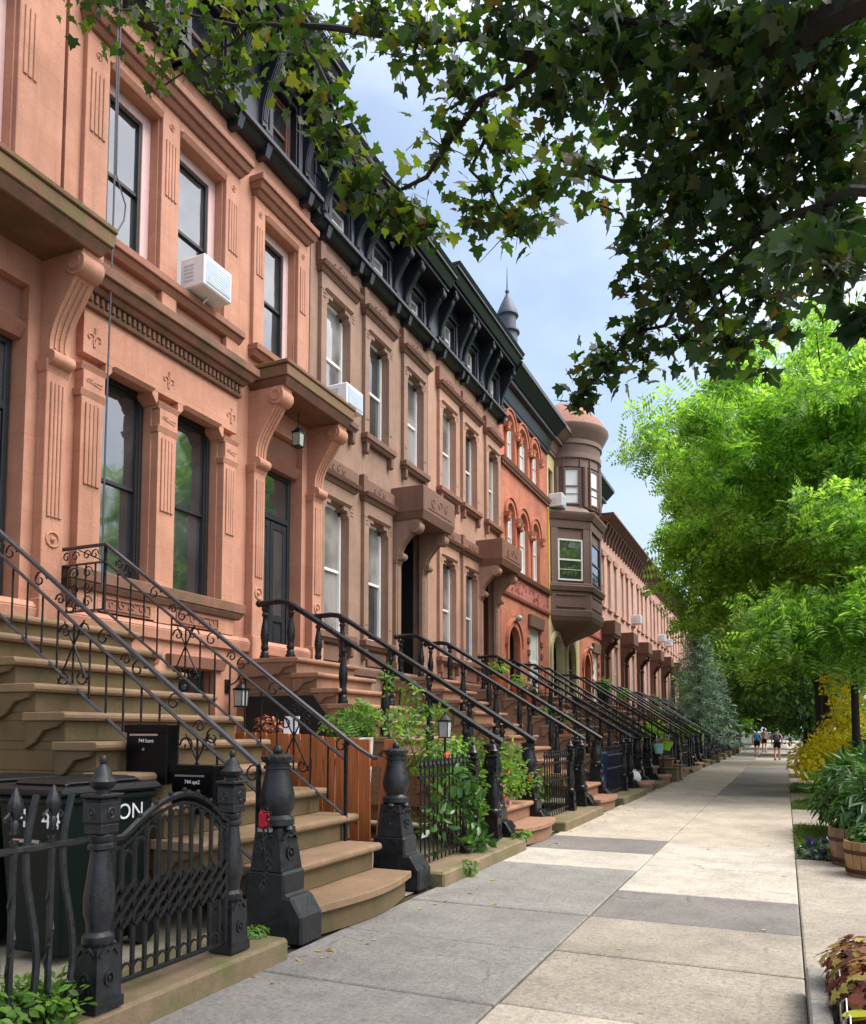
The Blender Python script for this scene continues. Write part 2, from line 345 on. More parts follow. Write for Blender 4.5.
def tag(o, label=None, cat=None, group=None, kind=None):
    if label: o['label'] = label
    if cat: o['category'] = cat
    if group: o['group'] = group
    if kind: o['kind'] = kind
    return o
def empty(name, loc, label=None, cat=None, group=None):
    o = bpy.data.objects.new(name, None); COL.objects.link(o); o.location = loc; o.empty_display_size = .2
    return tag(o, label, cat, group)
KIDS = {}
def kids(o): return [c for c in scene.objects if c.parent == o]
def copy_tree(o, parent=None, cache=None):
    c = o.copy(); COL.objects.link(c)
    if parent is not None: c.parent = parent
    for ch in list(o.children): copy_tree(ch, c)
    return c
def dup(o, loc, label, rz=None):
    c = copy_tree(o); c.location = loc
    if rz is not None: c.rotation_euler[2] = rz
    c['label'] = label
    return c
def text(name, s, size, mat, parent, mtx, ext=.001):
    cu = bpy.data.curves.new(name, 'FONT'); cu.body = s; cu.size = size; cu.extrude = ext; cu.align_x = 'CENTER'; cu.align_y = 'CENTER'
    cu.materials.append(M[mat]); o = bpy.data.objects.new(name, cu); COL.objects.link(o)
    bpy.context.view_layer.update()
    me = bpy.data.meshes.new_from_object(o.evaluated_get(bpy.context.evaluated_depsgraph_get()))      # letters as real mesh
    bpy.data.objects.remove(o); o = bpy.data.objects.new(name, me); COL.objects.link(o)
    if parent is not None: o.parent = parent
    o.matrix_local = mtx; return o
def spiral(c, r0, turns, a0, plane, n=14, sgn=1):
    """flat scroll in plane 'xz' or 'yz' (points)"""
    out = []
    for i in range(n + 1):
        t = i / n; a = a0 + sgn * turns * 2 * PI * t; r = r0 * (1 - .8 * t)
        if plane == 'xz': out.append((c[0] + r * math.cos(a), c[1], c[2] + r * math.sin(a)))
        else: out.append((c[0], c[1] + r * math.cos(a), c[2] + r * math.sin(a)))
    return out

# ------------------------------------------------------------------ houses
XW = -7.7
def wall(parent, y0, y1, z0, z1, ops, mat, x=0.0, deep=.3, name='wall'):
    """front wall with real openings; ops = (ya, yb, za, zb, arch)"""
    mb = MB()
    ys = sorted({y0, y1, *[o[0] for o in ops], *[o[1] for o in ops]}); zs = sorted({z0, z1, *[o[2] for o in ops], *[o[3] for o in ops]})
    for i in range(len(ys) - 1):
        for j in range(len(zs) - 1):
            cy, cz = (ys[i] + ys[i + 1]) / 2, (zs[j] + zs[j + 1]) / 2
            if any(o[0] < cy < o[1] and o[2] < cz < o[3] for o in ops): continue
            mb.add([(x, ys[i], zs[j]), (x, ys[i + 1], zs[j]), (x, ys[i + 1], zs[j + 1]), (x, ys[i], zs[j + 1])], [(0, 1, 2, 3)])
    for o in ops:
        ya, yb, za, zb = o[:4]; a = o[4] if len(o) > 4 else 0
        if a:
            r = (yb - ya) / 2; yc = (ya + yb) / 2; zc = zb - r; K = 12
            arc = [(yc - r * math.cos(PI * k / K), zc + r * math.sin(PI * k / K)) for k in range(K + 1)]
            for k in range(K):
                cyy = ya if k < K / 2 else yb
                mb.add([(x, cyy, zb), (x, *arc[k]), (x, *arc[k + 1])], [(0, 1, 2)])
                mb.add([(x, *arc[k]), (x, *arc[k + 1]), (x - deep, *arc[k + 1]), (x - deep, *arc[k])], [(3, 2, 1, 0)])
            zt = zc
        else:
            zt = zb
            mb.add([(x, ya, zb), (x, yb, zb), (x - deep, yb, zb), (x - deep, ya, zb)], [(0, 1, 2, 3)])
        for yy in (ya, yb):
            mb.add([(x, yy, za), (x, yy, zt), (x - deep, yy, zt), (x - deep, yy, za)], [(0, 1, 2, 3)])
        mb.add([(x, ya, za), (x, yb, za), (x - deep, yb, za), (x - deep, ya, za)], [(3, 2, 1, 0)])
    mb.add([(x, y0, z0), (x, y0, z1), (x - 10, y0, z1), (x - 10, y0, z0)], [(0, 1, 2, 3)])
    mb.add([(x, y1, z0), (x, y1, z1), (x - 10, y1, z1), (x - 10, y1, z0)], [(3, 2, 1, 0)])
    mb.add([(x - 10, y0, z0), (x - 10, y1, z0), (x - 10, y1, z1), (x - 10, y0, z1)], [(3, 2, 1, 0)])
    return mb.build(name, mat, parent)

def sash(parent, ya, yb, za, zb, x, fmat, gmat, arch=0, fw=.055, name='window', div=.5, low_blind=None, casing=None):
    """double-hung window set in an opening: frame, two sashes, glass"""
    mb = MB(); zt = zb
    if casing:                                    # brick-mould casing round the sash
        cw, cm = casing
        mc = MB(); mc.box(x - .02, x + .07, ya, ya + cw, za, zt); mc.box(x - .02, x + .07, yb - cw, yb, za, zt); mc.box(x - .02, x + .07, ya + cw, yb - cw, zt - cw, zt)
        ya += cw; yb -= cw; zt -= cw; zb = zt
    zm = za + (zb - za) * div
    mb.box(x - .03, x + .05, ya, ya + fw, za, zt); mb.box(x - .03, x + .05, yb - fw, yb, za, zt)
    mb.box(x - .03, x + .045, ya + fw, yb - fw, za, za + fw * 1.4); mb.box(x - .03, x + .045, ya + fw, yb - fw, zt - fw, zt)
    mb.box(x - .03, x + .03, ya + fw, yb - fw, zm - fw * .5, zm + fw * .5)
    if arch:
        r = (yb - ya) / 2; yc = (ya + yb) / 2; zc = zb - r
        mb = MB(); K = 8
        mb.box(x - .03, x + .05, ya, ya + fw, za, zc); mb.box(x - .03, x + .05, yb - fw, yb, za, zc); mb.box(x - .03, x + .045, ya + fw, yb - fw, za, za + fw * 1.4)
        mb.box(x - .03, x + .03, ya + fw, yb - fw, zm - fw * .5, zm + fw * .5)
        mb.tube([(x, yc - (r - fw / 2) * math.cos(PI * k / K), zc + (r - fw / 2) * math.sin(PI * k / K)) for k in range(K + 1)], fw * .6, 5)
    w = mb.build(name, fmat, parent)
    if casing: mc.build('casing', cm, w, bevel=.006)
    g = MB()
    if arch:
        pts = [(ya + fw * .5, za)] + [(yc - (r - fw * .4) * math.cos(PI * k / K), zc + (r - fw * .4) * math.sin(PI * k / K)) for k in range(K + 1)] + [(yb - fw * .5, za)]
        g.add([(x, p[0], p[1]) for p in pts], [tuple(range(len(pts) - 1, -1, -1))])
        g.build('pane', gmat, w)
    else:
        g.add([(x + .012, ya + fw * .9, zm), (x + .012, yb - fw * .9, zm), (x + .012, yb - fw * .9, zt - fw * .9), (x + .012, ya + fw * .9, zt - fw * .9)], [(0, 1, 2, 3)])
        g.build('pane', gmat, w)
        g = MB(); g.add([(x - .012, ya + fw * .9, za + fw), (x - .012, yb - fw * .9, za + fw), (x - .012, yb - fw * .9, zm), (x - .012, ya + fw * .9, zm)], [(0, 1, 2, 3)])
        g.build('pane', low_blind or gmat, w)
    return w

def flutes(mb, x, ya, yb, za, zb, n=4, d=.022):
    """raised reeds leaving grooves between them"""
    w = (yb - ya) / (n + .5)
    for k in range(n):
        a = ya + w * (k + .25); mb.box(x, x + d, a + w * .18, a + w, za, zb)

def fleur(mb, x, y, z, s):
    for sg in (-1, 1):
        mb.tube(spiral((x, y + sg * s * .22, z), s * .2, .7, PI / 2 * (1 + sg) - sg * .3, 'yz', 8, -sg), s * .05, 4)
        mb.tube([(x, y + sg * s * .02, z - s * .35), (x, y + sg * s * .06, z - s * .1), (x, y + sg * s * .02, z + s * .1), (x, y, z + s * .45)], s * .05, 4)

def rosette(mb, x, y, z, r):
    mb.torus((x, y, z), r, r * .22, 'x', 12, 4); mb.ball((x, y, z), r * .4, 6, 4)

def console(mb, y0, y1, xo, z0, z1, mb2=None):
    """S-scroll bracket under a hood: deep at the top, slim at the foot"""
    h = z1 - z0; P = []
    for t in np.linspace(0, 1, 13):
        z = z1 - h * t
        x = xo * (.30 + .70 * (0.5 + .5 * math.cos(PI * min(1, t * 1.15)))) - xo * .10 * math.sin(PI * t)
        P.append((x, z))
    poly = [(0, z1)] + P + [(0, z0)]
    mb.prism_y(poly, y0, y1)
    r = xo * .22
    mb.tube([(xo * .82, y0 - .015, z1 - r * 1.0), (xo * .82, y1 + .015, z1 - r * 1.0)], r, 12)       # upper volute
    r2 = xo * .13
    mb.tube([(xo * .28, y0 - .012, z0 + r2), (xo * .28, y1 + .012, z0 + r2)], r2, 10)
    w = (y1 - y0)
    for k in (.25, .5, .75):                                                                # reeds down the face
        mb.tube([(x + .004, y0 + w * k, z) for x, z in P[3:11]], .016, 4)
    for k in (0, 1):
        mb.torus((xo * .82, y0 - .02 if k == 0 else y1 + .02, z1 - r), r * .55, .012, 'y', 10, 4)

def hood(parent, yc, w, z0, z1, xo, mat, mattrim, kind):
    """doorway: fluted side piers, scroll brackets and the projecting stone hood"""
    half = w / 2
    mb = MB()
    if kind == 'A':
        mb.tbox(0, xo - .10, yc - half + .10, yc + half - .10, z0 - .13, z0, .08, .08, 0, 1)
        mb.box(0, xo, yc - half, yc + half, z0 + .003, z1 - .07)
        mb.box(0, xo + .025, yc - half - .025, yc + half + .025, z1 - .067, z1)
        bz1 = z0 - .13; bz0 = bz1 - 1.25; bx = xo - .13
    else:
        mb.box(0, xo, yc - half, yc + half, z0 + .1, z1)
        mb.tbox(0, xo - .06, yc - half + .06, yc + half - .06, z0 - .06, z0 + .097, .06, .06)
        for sg in (-1, 0, 1):
            mb.tube(spiral((xo + .005, yc + sg * .32 * half * 1.3, (z0 + z1) / 2 + .05), .13, 1.0, sg, 'yz', 10, sg or 1), .014, 4)
        mb.tube([(xo + .004, yc - half * .75, z0 + .2), (xo + .004, yc + half * .75, z0 + .2)], .013, 4)
        bz1 = z0 - .06; bz0 = bz1 - .85; bx = xo - .14
    h = mb.build('hood', [mat, 'pinkold'] if kind == 'A' else mat, parent, bevel=.012)
    for sg in (-1, 1):
        bw = .27 if kind == 'A' else .22
        ya = yc + sg * (half - .19) - bw / 2
        b = MB(); console(b, ya, ya + bw, bx, bz0, bz1); b.build('bracket', mattrim, h, smooth=True)
        pd = .15 if kind == 'A' else .10
        p = MB(); p.box(0, pd, ya - .01, ya + bw + .01, 2.6, bz0 + .02); p.box(0, pd + .04, ya - .04, ya + bw + .04, 2.6, 2.98)
        p.tbox(0, pd, ya - .02, ya + bw + .02, bz0 - .08, bz0 + .05, .04, .03)
        flutes(p, pd, ya + .02, ya + bw - .02, bz0 - 1.75, bz0 - .18, 4)
        if kind == 'A': rosette(p, .155, ya + bw / 2, bz0 - 2.0, .085)
        p.build('pier', mattrim, h, bevel=.008)
    return h

def front_door(parent, ya, yb, za, zb, x, mat, name='door', glassy=True):
    mb = MB(); zt = za + (zb - za) * .76; ym = (ya + yb) / 2
    mb.box(x - .05, x, ya, yb, za, zb)
    mb.box(x, x + .05, ya, ya + .07, za, zb); mb.box(x, x + .05, yb - .07, yb, za, zb); mb.box(x, x + .05, ya + .07, yb - .07, zt - .04, zt + .06); mb.box(x, x + .05, ya + .07, yb - .07, zb - .07, zb)
    for a, b in ((ya + .08, ym - .01), (ym + .01, yb - .08)):
        mb.box(x, x + .03, a, a + .09, za + .02, zt - .06); mb.box(x, x + .03, b - .09, b, za + .02, zt - .06)
        for z0, z1 in ((za + .02, za + .2), (za + .75, za + .87), (zt - .18, zt - .06)): mb.box(x, x + .03, a + .09, b - .09, z0, z1)
        mb.box(x, x + .018, a + .14, b - .14, za + .28, za + .68)
    d = mb.build(name, mat, parent, bevel=.006)
    g = MB()
    for a, b in ((ya + .17, ym - .1), (ym + .1, yb - .17)): g.add([(x + .012, a, za + .87), (x + .012, b, za + .87), (x + .012, b, zt - .18), (x + .012, a, zt - .18)], [(0, 1, 2, 3)])
    g.build('door_glass', 'glass', d)
    g = MB(); g.add([(x + .012, ya + .07, zt + .06), (x + .012, yb - .07, zt + .06), (x + .012, yb - .07, zb - .07), (x + .012, ya + .07, zb - .07)], [(0, 1, 2, 3)])
    g.build('transom_glass', 'glass', d)
    k = MB(); k.ball((x + .075, ym - .06, za + 1.05), .035, 8, 5); k.tube([(x + .03, ym - .06, za + 1.05), (x + .07, ym - .06, za + 1.05)], .012, 6); k.build('handle', 'brass', d, smooth=True)
    return d

def attic_cornice(parent, y0, y1, zb, zt, wins, xo=.85, mat='black', bays=3):
    """black wooden cornice of the upper floor: bottom moulding, panels with low windows, paired scroll brackets, projecting crown"""
    mb = MB()
    mb.tbox(0, .16, y0, y1, zb, zb + .1, .08, 0); mb.box(0, .30, y0, y1, zb + .103, zb + .19); mb.tbox(0, .2, y0, y1, zb + .193, zb + .29, -.06, 0)
    mb.box(-.15, .10, y0, y1, zt - .75, zt - .42)
    edges = [y0] + [v for w in wins for v in w] + [y1]
    wz0, wz1 = zb + .42, zt - .85
    for i in range(0, len(edges), 2): mb.box(-.3, .08, edges[i], edges[i + 1], zb + .29, zt - .75)
    for a, b in wins:
        mb.box(-.3, .08, a, b, zb + .29, wz0); mb.box(-.3, .08, a, b, wz1, zt - .75)
        mb.box(.08, .13, a - .12, a - .02, wz0 - .08, wz1 + .1); mb.box(.08, .13, b + .02, b + .12, wz0 - .08, wz1 + .1); mb.box(.08, .15, a - .14, b + .14, wz1 + .1, wz1 + .18)
    mb.box(0, xo - .25, y0, y1, zt - .42, zt - .34)
    mb.tbox(0, xo - .2, y0, y1, zt - .337, zt - .16, .12, 0); mb.box(0, xo - .02, y0, y1, zt - .157, zt - .08); mb.tbox(0, xo - .02, y0, y1, zt - .077, zt, .06, 0)
    c = mb.build('cornice', mat, parent, bevel=.01)
    ys = []
    for i, (a, b) in enumerate(wins):
        ys += [a - .27, b + .27]
    for yc in ys:
        b = MB(); console(b, yc - .075, yc + .075, xo - .28, zb + .25, zt - .42)
        b.tbox(0, .2, yc - .055, yc + .055, zb - .10, zb + .1, .06, .015); b.build('bracket', mat, c, smooth=True)
    return wz0, wz1

def ac_unit(parent_xy, y, x, z, label, w=.62, h=.42, d=.48):
    """window air conditioner pushing out over the sill"""
    r = empty('air_conditioner', (x, y, z), label, 'air conditioner', None)
    mb = MB(); mb.box(0, d, -w / 2, w / 2, 0, h); mb.build('body', 'plastic', r, bevel=.02)
    g = MB(); g.box(d + .002, d + .012, -w / 2 + .04, w / 2 - .04, .05, h - .05)
    for k in range(9): g.box(d + .012, d + .018, -w / 2 + .06, w / 2 - .06, .07 + k * (h - .14) / 9, .09 + k * (h - .14) / 9)
    g.build('grille', 'grill', r)
    v = MB()
    for k in range(5): v.box(.08, d * .55, -w / 2 - .006, -w / 2 - .002, .1 + k * .055, .125 + k * .055)
    v.build('vent', 'grill', r)
    b = MB(); b.tube([(.05, 0, -.14), (d * .6, 0, -.005)], .015, 5); b.build('support', 'plastic', r)
    return r

def house_A(y0, w, label, body, trim, old, wins2=True, top=13.35):
    r = empty('brownstone_house', (XW, y0, 0), label, 'house', 'brownstone row houses')
    A = (.60, 1.50); B = (1.88, 2.86); D = (4.02, 5.16); C = (3.90, 4.84); dc = 4.59
    zs, zt = 3.42, 6.05; us, ut = 7.72, 9.98
    base = 2.86
    wall(r, 0, w, base, 11.0, [(*A, zs, zt), (*B, zs, zt), (D[0], D[1], base, 6.55), (*A, us, ut), (*B, us, ut), (*C, us, ut)], body, 0, .34)
    wall(r, 0, w, -.2, base, [(1.95, 2.85, 1.55, 2.38), (.7, 1.5, 1.55, 2.38)], body, .07, .4, 'basement_wall')
    for a, b in ((.7, 1.5), (1.95, 2.85)):
        s = sash(r, a, b, 1.55, 2.38, -.2, 'darkframe', 'glass', name='basement_window')
        l = MB(); l.tbox(.07, .13, a - .12, b + .12, 2.38, 2.55, .05, .03); l.build('lintel', trim, s, bevel=.01)
        gr = MB()
        for k in range(6): gr.tube([(.02, a + .08 + k * (b - a - .16) / 5, 1.56), (.02, a + .08 + k * (b - a - .16) / 5, 2.37)], .012, 5)
        gr.build('window_guard', 'iron', s)
    mb = MB()                                                        # course lines of the basement stucco
    mb.tbox(0, .13, 0, w, base - .14, base, .03, 0); mb.tbox(0, .16, 0, w, base + .003, base + .08, -.06, 0)
    mb.build('water_table', body, r, bevel=.01)
    wf = sash(r, *A, zs, zt, -.2, 'darkframe', 'glass', casing=(.06, 'darkframe'), fw=.045); sash(r, *B, zs, zt, -.2, 'darkframe', 'glass', casing=(.06, 'darkframe'), fw=.045)
    sash(r, *A, us, ut, -.2, 'darkframe', 'glass', casing=(.15, 'pinkframe'), fw=.045); sash(r, *B, us, ut, -.2, 'darkframe', 'glass', casing=(.15, 'pinkframe'), fw=.045); sash(r, *C, us, ut, -.2, 'darkframe', 'glass', casing=(.15, 'pinkframe'), fw=.045)
    # parlour-floor frontispiece
    f = MB(); x = .12
    piers = ((.25, .58), (1.52, 1.86), (2.88, 3.17))
    for a, b in piers:
        f.box(0, x, a, b, base + .08, 5.52); f.tbox(0, x, a - .02, b + .02, 5.52, 5.6, .03, .02); f.box(0, x + .02, a, b, 5.6, 5.84); f.tbox(0, x, a - .02, b + .02, 5.843, 5.92, .04, .02)
        flutes(f, x, a + .03, b - .03, 4.45, 5.45, 4)
        for k in range(5):
            f.tube(spiral((x + .022, a + .05 + (b - a - .1) * (k + .5) / 5, 5.72), .04, .9, k, 'yz', 6), .010, 4)
        fleur(f, x + .004, (a + b) / 2, 6.28, .30)
    f.box(0, x, .25, 3.17, zt + .003, 6.62)
    for a, b in ((A[0], A[1]), (B[0], B[1])):                                 # clipped upper corners and label moulding
        for sg, e in ((1, a), (-1, b)):
            f.prism_x([(e, zt), (e, zt - .17), (e + sg * .02, zt - .17), (e + sg * .12, zt - .05), (e + sg * .12, zt)], -.19, x)
        f.tbox(0, x + .01, a + .12, b - .12, zt - .05, zt + .0, .05, .02)
    f.box(0, x, A[0] - .02, A[1] + .02, base + .1, zs - .2); f.box(0, x, B[0] - .02, B[1] + .02, base + .1, zs - .2)
    f.build('pilaster_screen', body, r, bevel=.008)
    e = MB()
    e.tbox(0, x + .05, .22, 3.2, 6.62, 6.67, .02, .02)
    e.box(0, x + .05, .24, 3.18, 6.673, 6.80)
    for k in range(34): e.box(x + .05, x + .085, .26 + k * .0865, .26 + k * .0865 + .05, 6.685, 6.79)
    e.tbox(0, x + .1, .2, 3.22, 6.803, 6.87, .05, .05); e.tbox(0, x + .19, .14, 3.28, 6.873, 6.97, .06, .06); e.box(0, .40, .05, 3.36, 6.973, 7.10)
    e.prism_y([(0, 7.103), (.39, 7.103), (0, 7.22)], .06, 3.35)
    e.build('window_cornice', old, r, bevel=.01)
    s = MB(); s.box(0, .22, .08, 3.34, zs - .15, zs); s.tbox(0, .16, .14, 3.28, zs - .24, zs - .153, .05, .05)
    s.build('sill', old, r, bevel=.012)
    for a, b in (A, B):
        p = MB(); p.box(x, x + .002, a + .05, b - .05, base + .13, zs - .28); p.box(x, x + .02, a + .05, b - .05, base + .13, base + .15); p.box(x, x + .02, a + .05, b - .05, zs - .30, zs - .28); p.box(x, x + .02, a + .05, a + .07, base + .15, zs - .3); p.box(x, x + .02, b - .07, b - .05, base + .15, zs - .3)
        for k in range(4): p.tube(spiral((x + .006, a + .2 + k * (b - a - .4) / 3, (base + zs) / 2 - .07), .07, 1, k * 2.0, 'yz', 9, 1 if k % 2 else -1), .012, 4)
        p.build('carved_panel', trim, r)
    # second floor
    q = MB(); x2 = .07
    for a, b in ((.22, .58), (1.52, 1.86), (2.88, 3.22)):
        q.box(0, x2, a, b, 7.62, 10.2); flutes(q, x2, a + .04, b - .04, 8.9, 9.72, 4, .018)
    q.box(0, x2, .58, 1.52, ut + .06, 10.2); q.box(0, x2, 1.86, 2.88, ut + .06, 10.2)
    for a, b in (A, B): q.tbox(0, x2, a, b, ut - .02, ut + .057, .05, 0)
    q.box(0, x2, C[0] - .3, C[0] - .02, 7.62, 10.2); q.box(0, x2, C[1] + .02, C[1] + .3, 7.62, 10.2); q.box(0, x2, C[0] - .02, C[1] + .02, ut + .06, 10.2)
    flutes(q, x2, C[0] - .27, C[0] - .05, 8.9, 9.72, 3, .018); flutes(q, x2, C[1] + .05, C[1] + .27, 8.9, 9.72, 3, .018)
    q.tbox(0, x2, *C, ut - .02, ut + .057, .05, 0)
    for y in (.4, 1.69, 3.05, C[0] - .16, C[1] + .16): rosette(q, x2 + .004, y, 9.95, .045)
    q.build('upper_surround', body, r, bevel=.008)
    for a, b in ((.14, 3.3), (C[0] - .38, C[1] + .38)):
        t = MB(); t.tbox(0, x2 + .04, a + .1, b - .1, 10.2, 10.28, .06, .05); t.tbox(0, x2 + .13, a + .04, b - .04, 10.283, 10.38, .05, .03); t.box(0, .28, a, b, 10.383, 10.5)
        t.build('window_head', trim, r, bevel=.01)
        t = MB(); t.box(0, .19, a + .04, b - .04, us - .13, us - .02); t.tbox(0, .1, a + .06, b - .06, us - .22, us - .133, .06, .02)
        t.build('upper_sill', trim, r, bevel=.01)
    for y in (.4, 1.69, 3.05): bl = MB(); bl.box(0, .1, y - .14, y + .14, 7.2, us - .22); bl.build('sill_block', body, r, bevel=.008)
    hood(r, dc, 2.1, 7.05, 7.3, .78, 'mosshood', body, 'A')
    m = MB(); m.add([(-.31, D[0], 2.6), (-.31, D[1], 2.6), (-.31, D[1], 6.6), (-.31, D[0], 6.6)], [(0, 1, 2, 3)]); m.tbox(-.3, -.1, D[0], D[1], 5.95, 6.1, .1, 0); m.box(-.3, -.12, D[0], D[1], 6.103, 6.55)
    m.build('door_head', trim, r)
    front_door(r, D[0] + .02, D[1] - .02, base - .24, 5.95, -.28, 'door')
    wz0, wz1 = attic_cornice(r, 0, w, 11.0, top, [(.68, 1.42), (2.0, 2.74), (4.0, 4.74)], .85)
    for a, b in ((.68, 1.42), (2.0, 2.74), (4.0, 4.74)): sash(r, a, b, wz0, wz1, -.12, 'brownframe', 'glass', name='attic_window', casing=(.06, 'brownframe'))
    ro = MB(); ro.box(-10, .1, 0, w, top - .05, top - .01); ro.build('roof', 'lead', r)
    return r

def house_B(y0, w, label, body, trim, wins, dc, D, W2, top, zf, gmats, basement=True, dmat='doorshade'):
    r = empty('brownstone_house', (XW, y0, 0), label, 'house', 'brownstone row houses')
    zs, zt = 3.32, 5.80; us, ut = 7.55, 9.70; base = 2.7
    ops = [(a, b, zs, zt) for a, b in wins] + [(D[0], D[1], base, 6.1)] + [(a, b, us, ut) for a, b in W2]
    wall(r, 0, w, base, zf, ops, body, 0, .2)
    wall(r, 0, w, -.2, base, [(a + .05, b - .05, 1.3, 2.25) for a, b in wins], body, .07, .4, 'basement_wall')
    for a, b in wins: sash(r, a + .05, b - .05, 1.3, 2.25, -.2, 'darkframe', 'glass', name='basement_window')
    m = MB(); m.tbox(0, .13, 0, w, base - .12, base, .02, 0); m.tbox(0, .15, 0, w, base + .003, base + .07, -.05, 0); m.build('water_table', trim, r, bevel=.01)
    for fl, L_ in ((0, wins), (1, W2)):
        za, zb = (zs, zt) if fl == 0 else (us, ut)
        for k, (a, b) in enumerate(L_):
            s = sash(r, a, b, za, zb, -.15, 'white', gmats[(k + fl) % len(gmats)], low_blind=gmats[(k + 1) % len(gmats)], fw=.05)
            su = MB(); x = .08
            su.box(0, x, a - .2, a - .01, za - .02, zb + .02); su.box(0, x, b + .01, b + .2, za - .02, zb + .02); su.box(0, x, a - .2, b + .2, zb + .023, zb + .34)
            for e, sg in ((a, 1), (b, -1)):
                su.prism_x([(e, zb + .02), (e, zb - .2), (e + sg * .05, zb - .14), (e + sg * .05, zb - .06), (e + sg * .2, zb - .06), (e + sg * .2, zb + .02)], -.15, x - .003)
            su.tbox(0, x, a - .06, b + .06, zb + .024, zb + .07, .05, .02)
            for e in (a - .1, b + .1):
                for zz in (zb - .05, zb - .12, za + .3): su.box(x, x + .012, e - .05, e + .05, zz, zz + .025)
            su.build('surround', body, s, bevel=.008)
            li = MB(); li.tbox(0, .1, a - .24, b + .24, zb + .34, zb + .42, .05, .04); li.tbox(0, .19, a - .28, b + .28, zb + .423, zb + .5, .04, .02)
            li.box(0, .12, a - .3, a - .12, zb + .503, zb + .86); li.box(0, .1, a - .12, b + .3, zb + .503, zb + .80)
            yc = (a + b) / 2
            for sg in (-1, 0, 1): li.tube(spiral((.106, yc + sg * .2, zb + .66), .09, .9, sg + 1, 'yz', 9, sg or 1), .012, 4)
            li.tube([(.104, a - .05, zb + .58), (.104, b + .22, zb + .58)], .010, 4)
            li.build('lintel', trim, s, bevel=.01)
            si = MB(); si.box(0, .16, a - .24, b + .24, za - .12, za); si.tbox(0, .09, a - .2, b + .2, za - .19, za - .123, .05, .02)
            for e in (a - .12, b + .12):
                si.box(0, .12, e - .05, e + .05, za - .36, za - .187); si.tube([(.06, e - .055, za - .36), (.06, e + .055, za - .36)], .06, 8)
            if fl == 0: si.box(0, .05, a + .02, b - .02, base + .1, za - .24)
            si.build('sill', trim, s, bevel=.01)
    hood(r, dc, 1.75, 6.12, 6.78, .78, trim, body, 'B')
    if dmat == 'doorshade':
        d = MB(); d.box(-.9, -.85, D[0], D[1], base - .2, 6.1); dd = d.build('door', 'doorshade', r)
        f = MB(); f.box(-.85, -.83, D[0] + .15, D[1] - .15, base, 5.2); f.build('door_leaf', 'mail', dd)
        e = MB(); e.box(-.86, -.21, D[0] - .03, D[0], base, 6.1); e.box(-.86, -.21, D[1], D[1] + .03, base, 6.1); e.box(-.86, -.21, D[0] - .03, D[1] + .03, 6.1, 6.14); e.build('vestibule', 'doorshade', r)  # black lining puts the shade of the recess into its colour
    else:
        front_door(r, D[0], D[1], base - .1, 6.08, -.75, dmat); e = MB(); e.box(-.8, -.2, D[0] - .03, D[0], base, 6.1); e.box(-.8, -.2, D[1], D[1] + .03, base, 6.1); e.box(-.8, -.2, D[0] - .03, D[1] + .03, 6.1, 6.14); e.build('vestibule', 'reddoor', r)
    aw = [(a + .08, b - .08) for a, b in W2]
    wz0, wz1 = attic_cornice(r, 0, w, zf, top, aw, .82)
    for a, b in aw: sash(r, a, b, wz0, wz1, -.1, 'white', gmats[0], name='attic_window')
    ro = MB(); ro.box(-10, .1, 0, w, top - .05, top - .01); ro.build('roof', 'lead', r)
    return r

h0 = house_A(.88, 5.52, 'salmon pink brownstone cut off by the left edge, with a mossy door hood', 'pink', 'pinktrim', 'pinkold')
h0.name = 'brownstone_house'
h1 = house_A(6.45, 5.32, 'salmon pink brownstone with two tall dark parlour windows and a lantern under its door hood', 'pink', 'pinktrim', 'pinkold')
GB = ['glasslight', 'glasslight', 'glass']
h2 = house_B(11.8, 5.2, 'taupe brown brownstone beside the salmon one, white sashes and an air conditioner upstairs', 'brown', 'browntrim',
             [(.47, 1.33), (2.15, 3.0)], 4.15, (3.52, 4.83), [(.47, 1.33), (2.15, 3.0), (3.95, 4.8)], 12.5, 10.76, GB)
h3 = house_B(17.02, 5.25, 'rosy tan brownstone between the taupe house and the red brick house', 'tan', 'tantrim',
             [(.74, 1.6), (2.3, 3.15)], 4.1, (3.47, 4.78), [(.74, 1.6), (2.3, 3.15), (4.12, 4.95)], 12.85, 10.88, GB, dmat='reddoor')

# ---- red brick arched house
def arch_ring(mb, x0, x1, ya, yb, zb, t, leg=0):
    r = (yb - ya) / 2; yc = (ya + yb) / 2; zc = zb - r; K = 14
    inner = [(yc - r * math.cos(PI * k / K), zc + r * math.sin(PI * k / K)) for k in range(K + 1)]
    outer = [(yc - (r + t) * math.cos(PI * k / K), zc + (r + t) * math.sin(PI * k / K)) for k in range(K + 1)]
    if leg: inner = [(ya, zc - leg)] + inner + [(yb, zc - leg)]; outer = [(ya - t, zc - leg)] + outer + [(yb + t, zc - leg)]
    for k in range(len(inner) - 1):
        q = [inner[k], inner[k + 1], outer[k + 1], outer[k]]
        vs = [(x0, *p) for p in q] + [(x1, *p) for p in q]
        mb.add(vs, [(0, 1, 2, 3), (7, 6, 5, 4), (0, 4, 5, 1), (1, 5, 6, 2), (2, 6, 7, 3), (3, 7, 4, 0)])

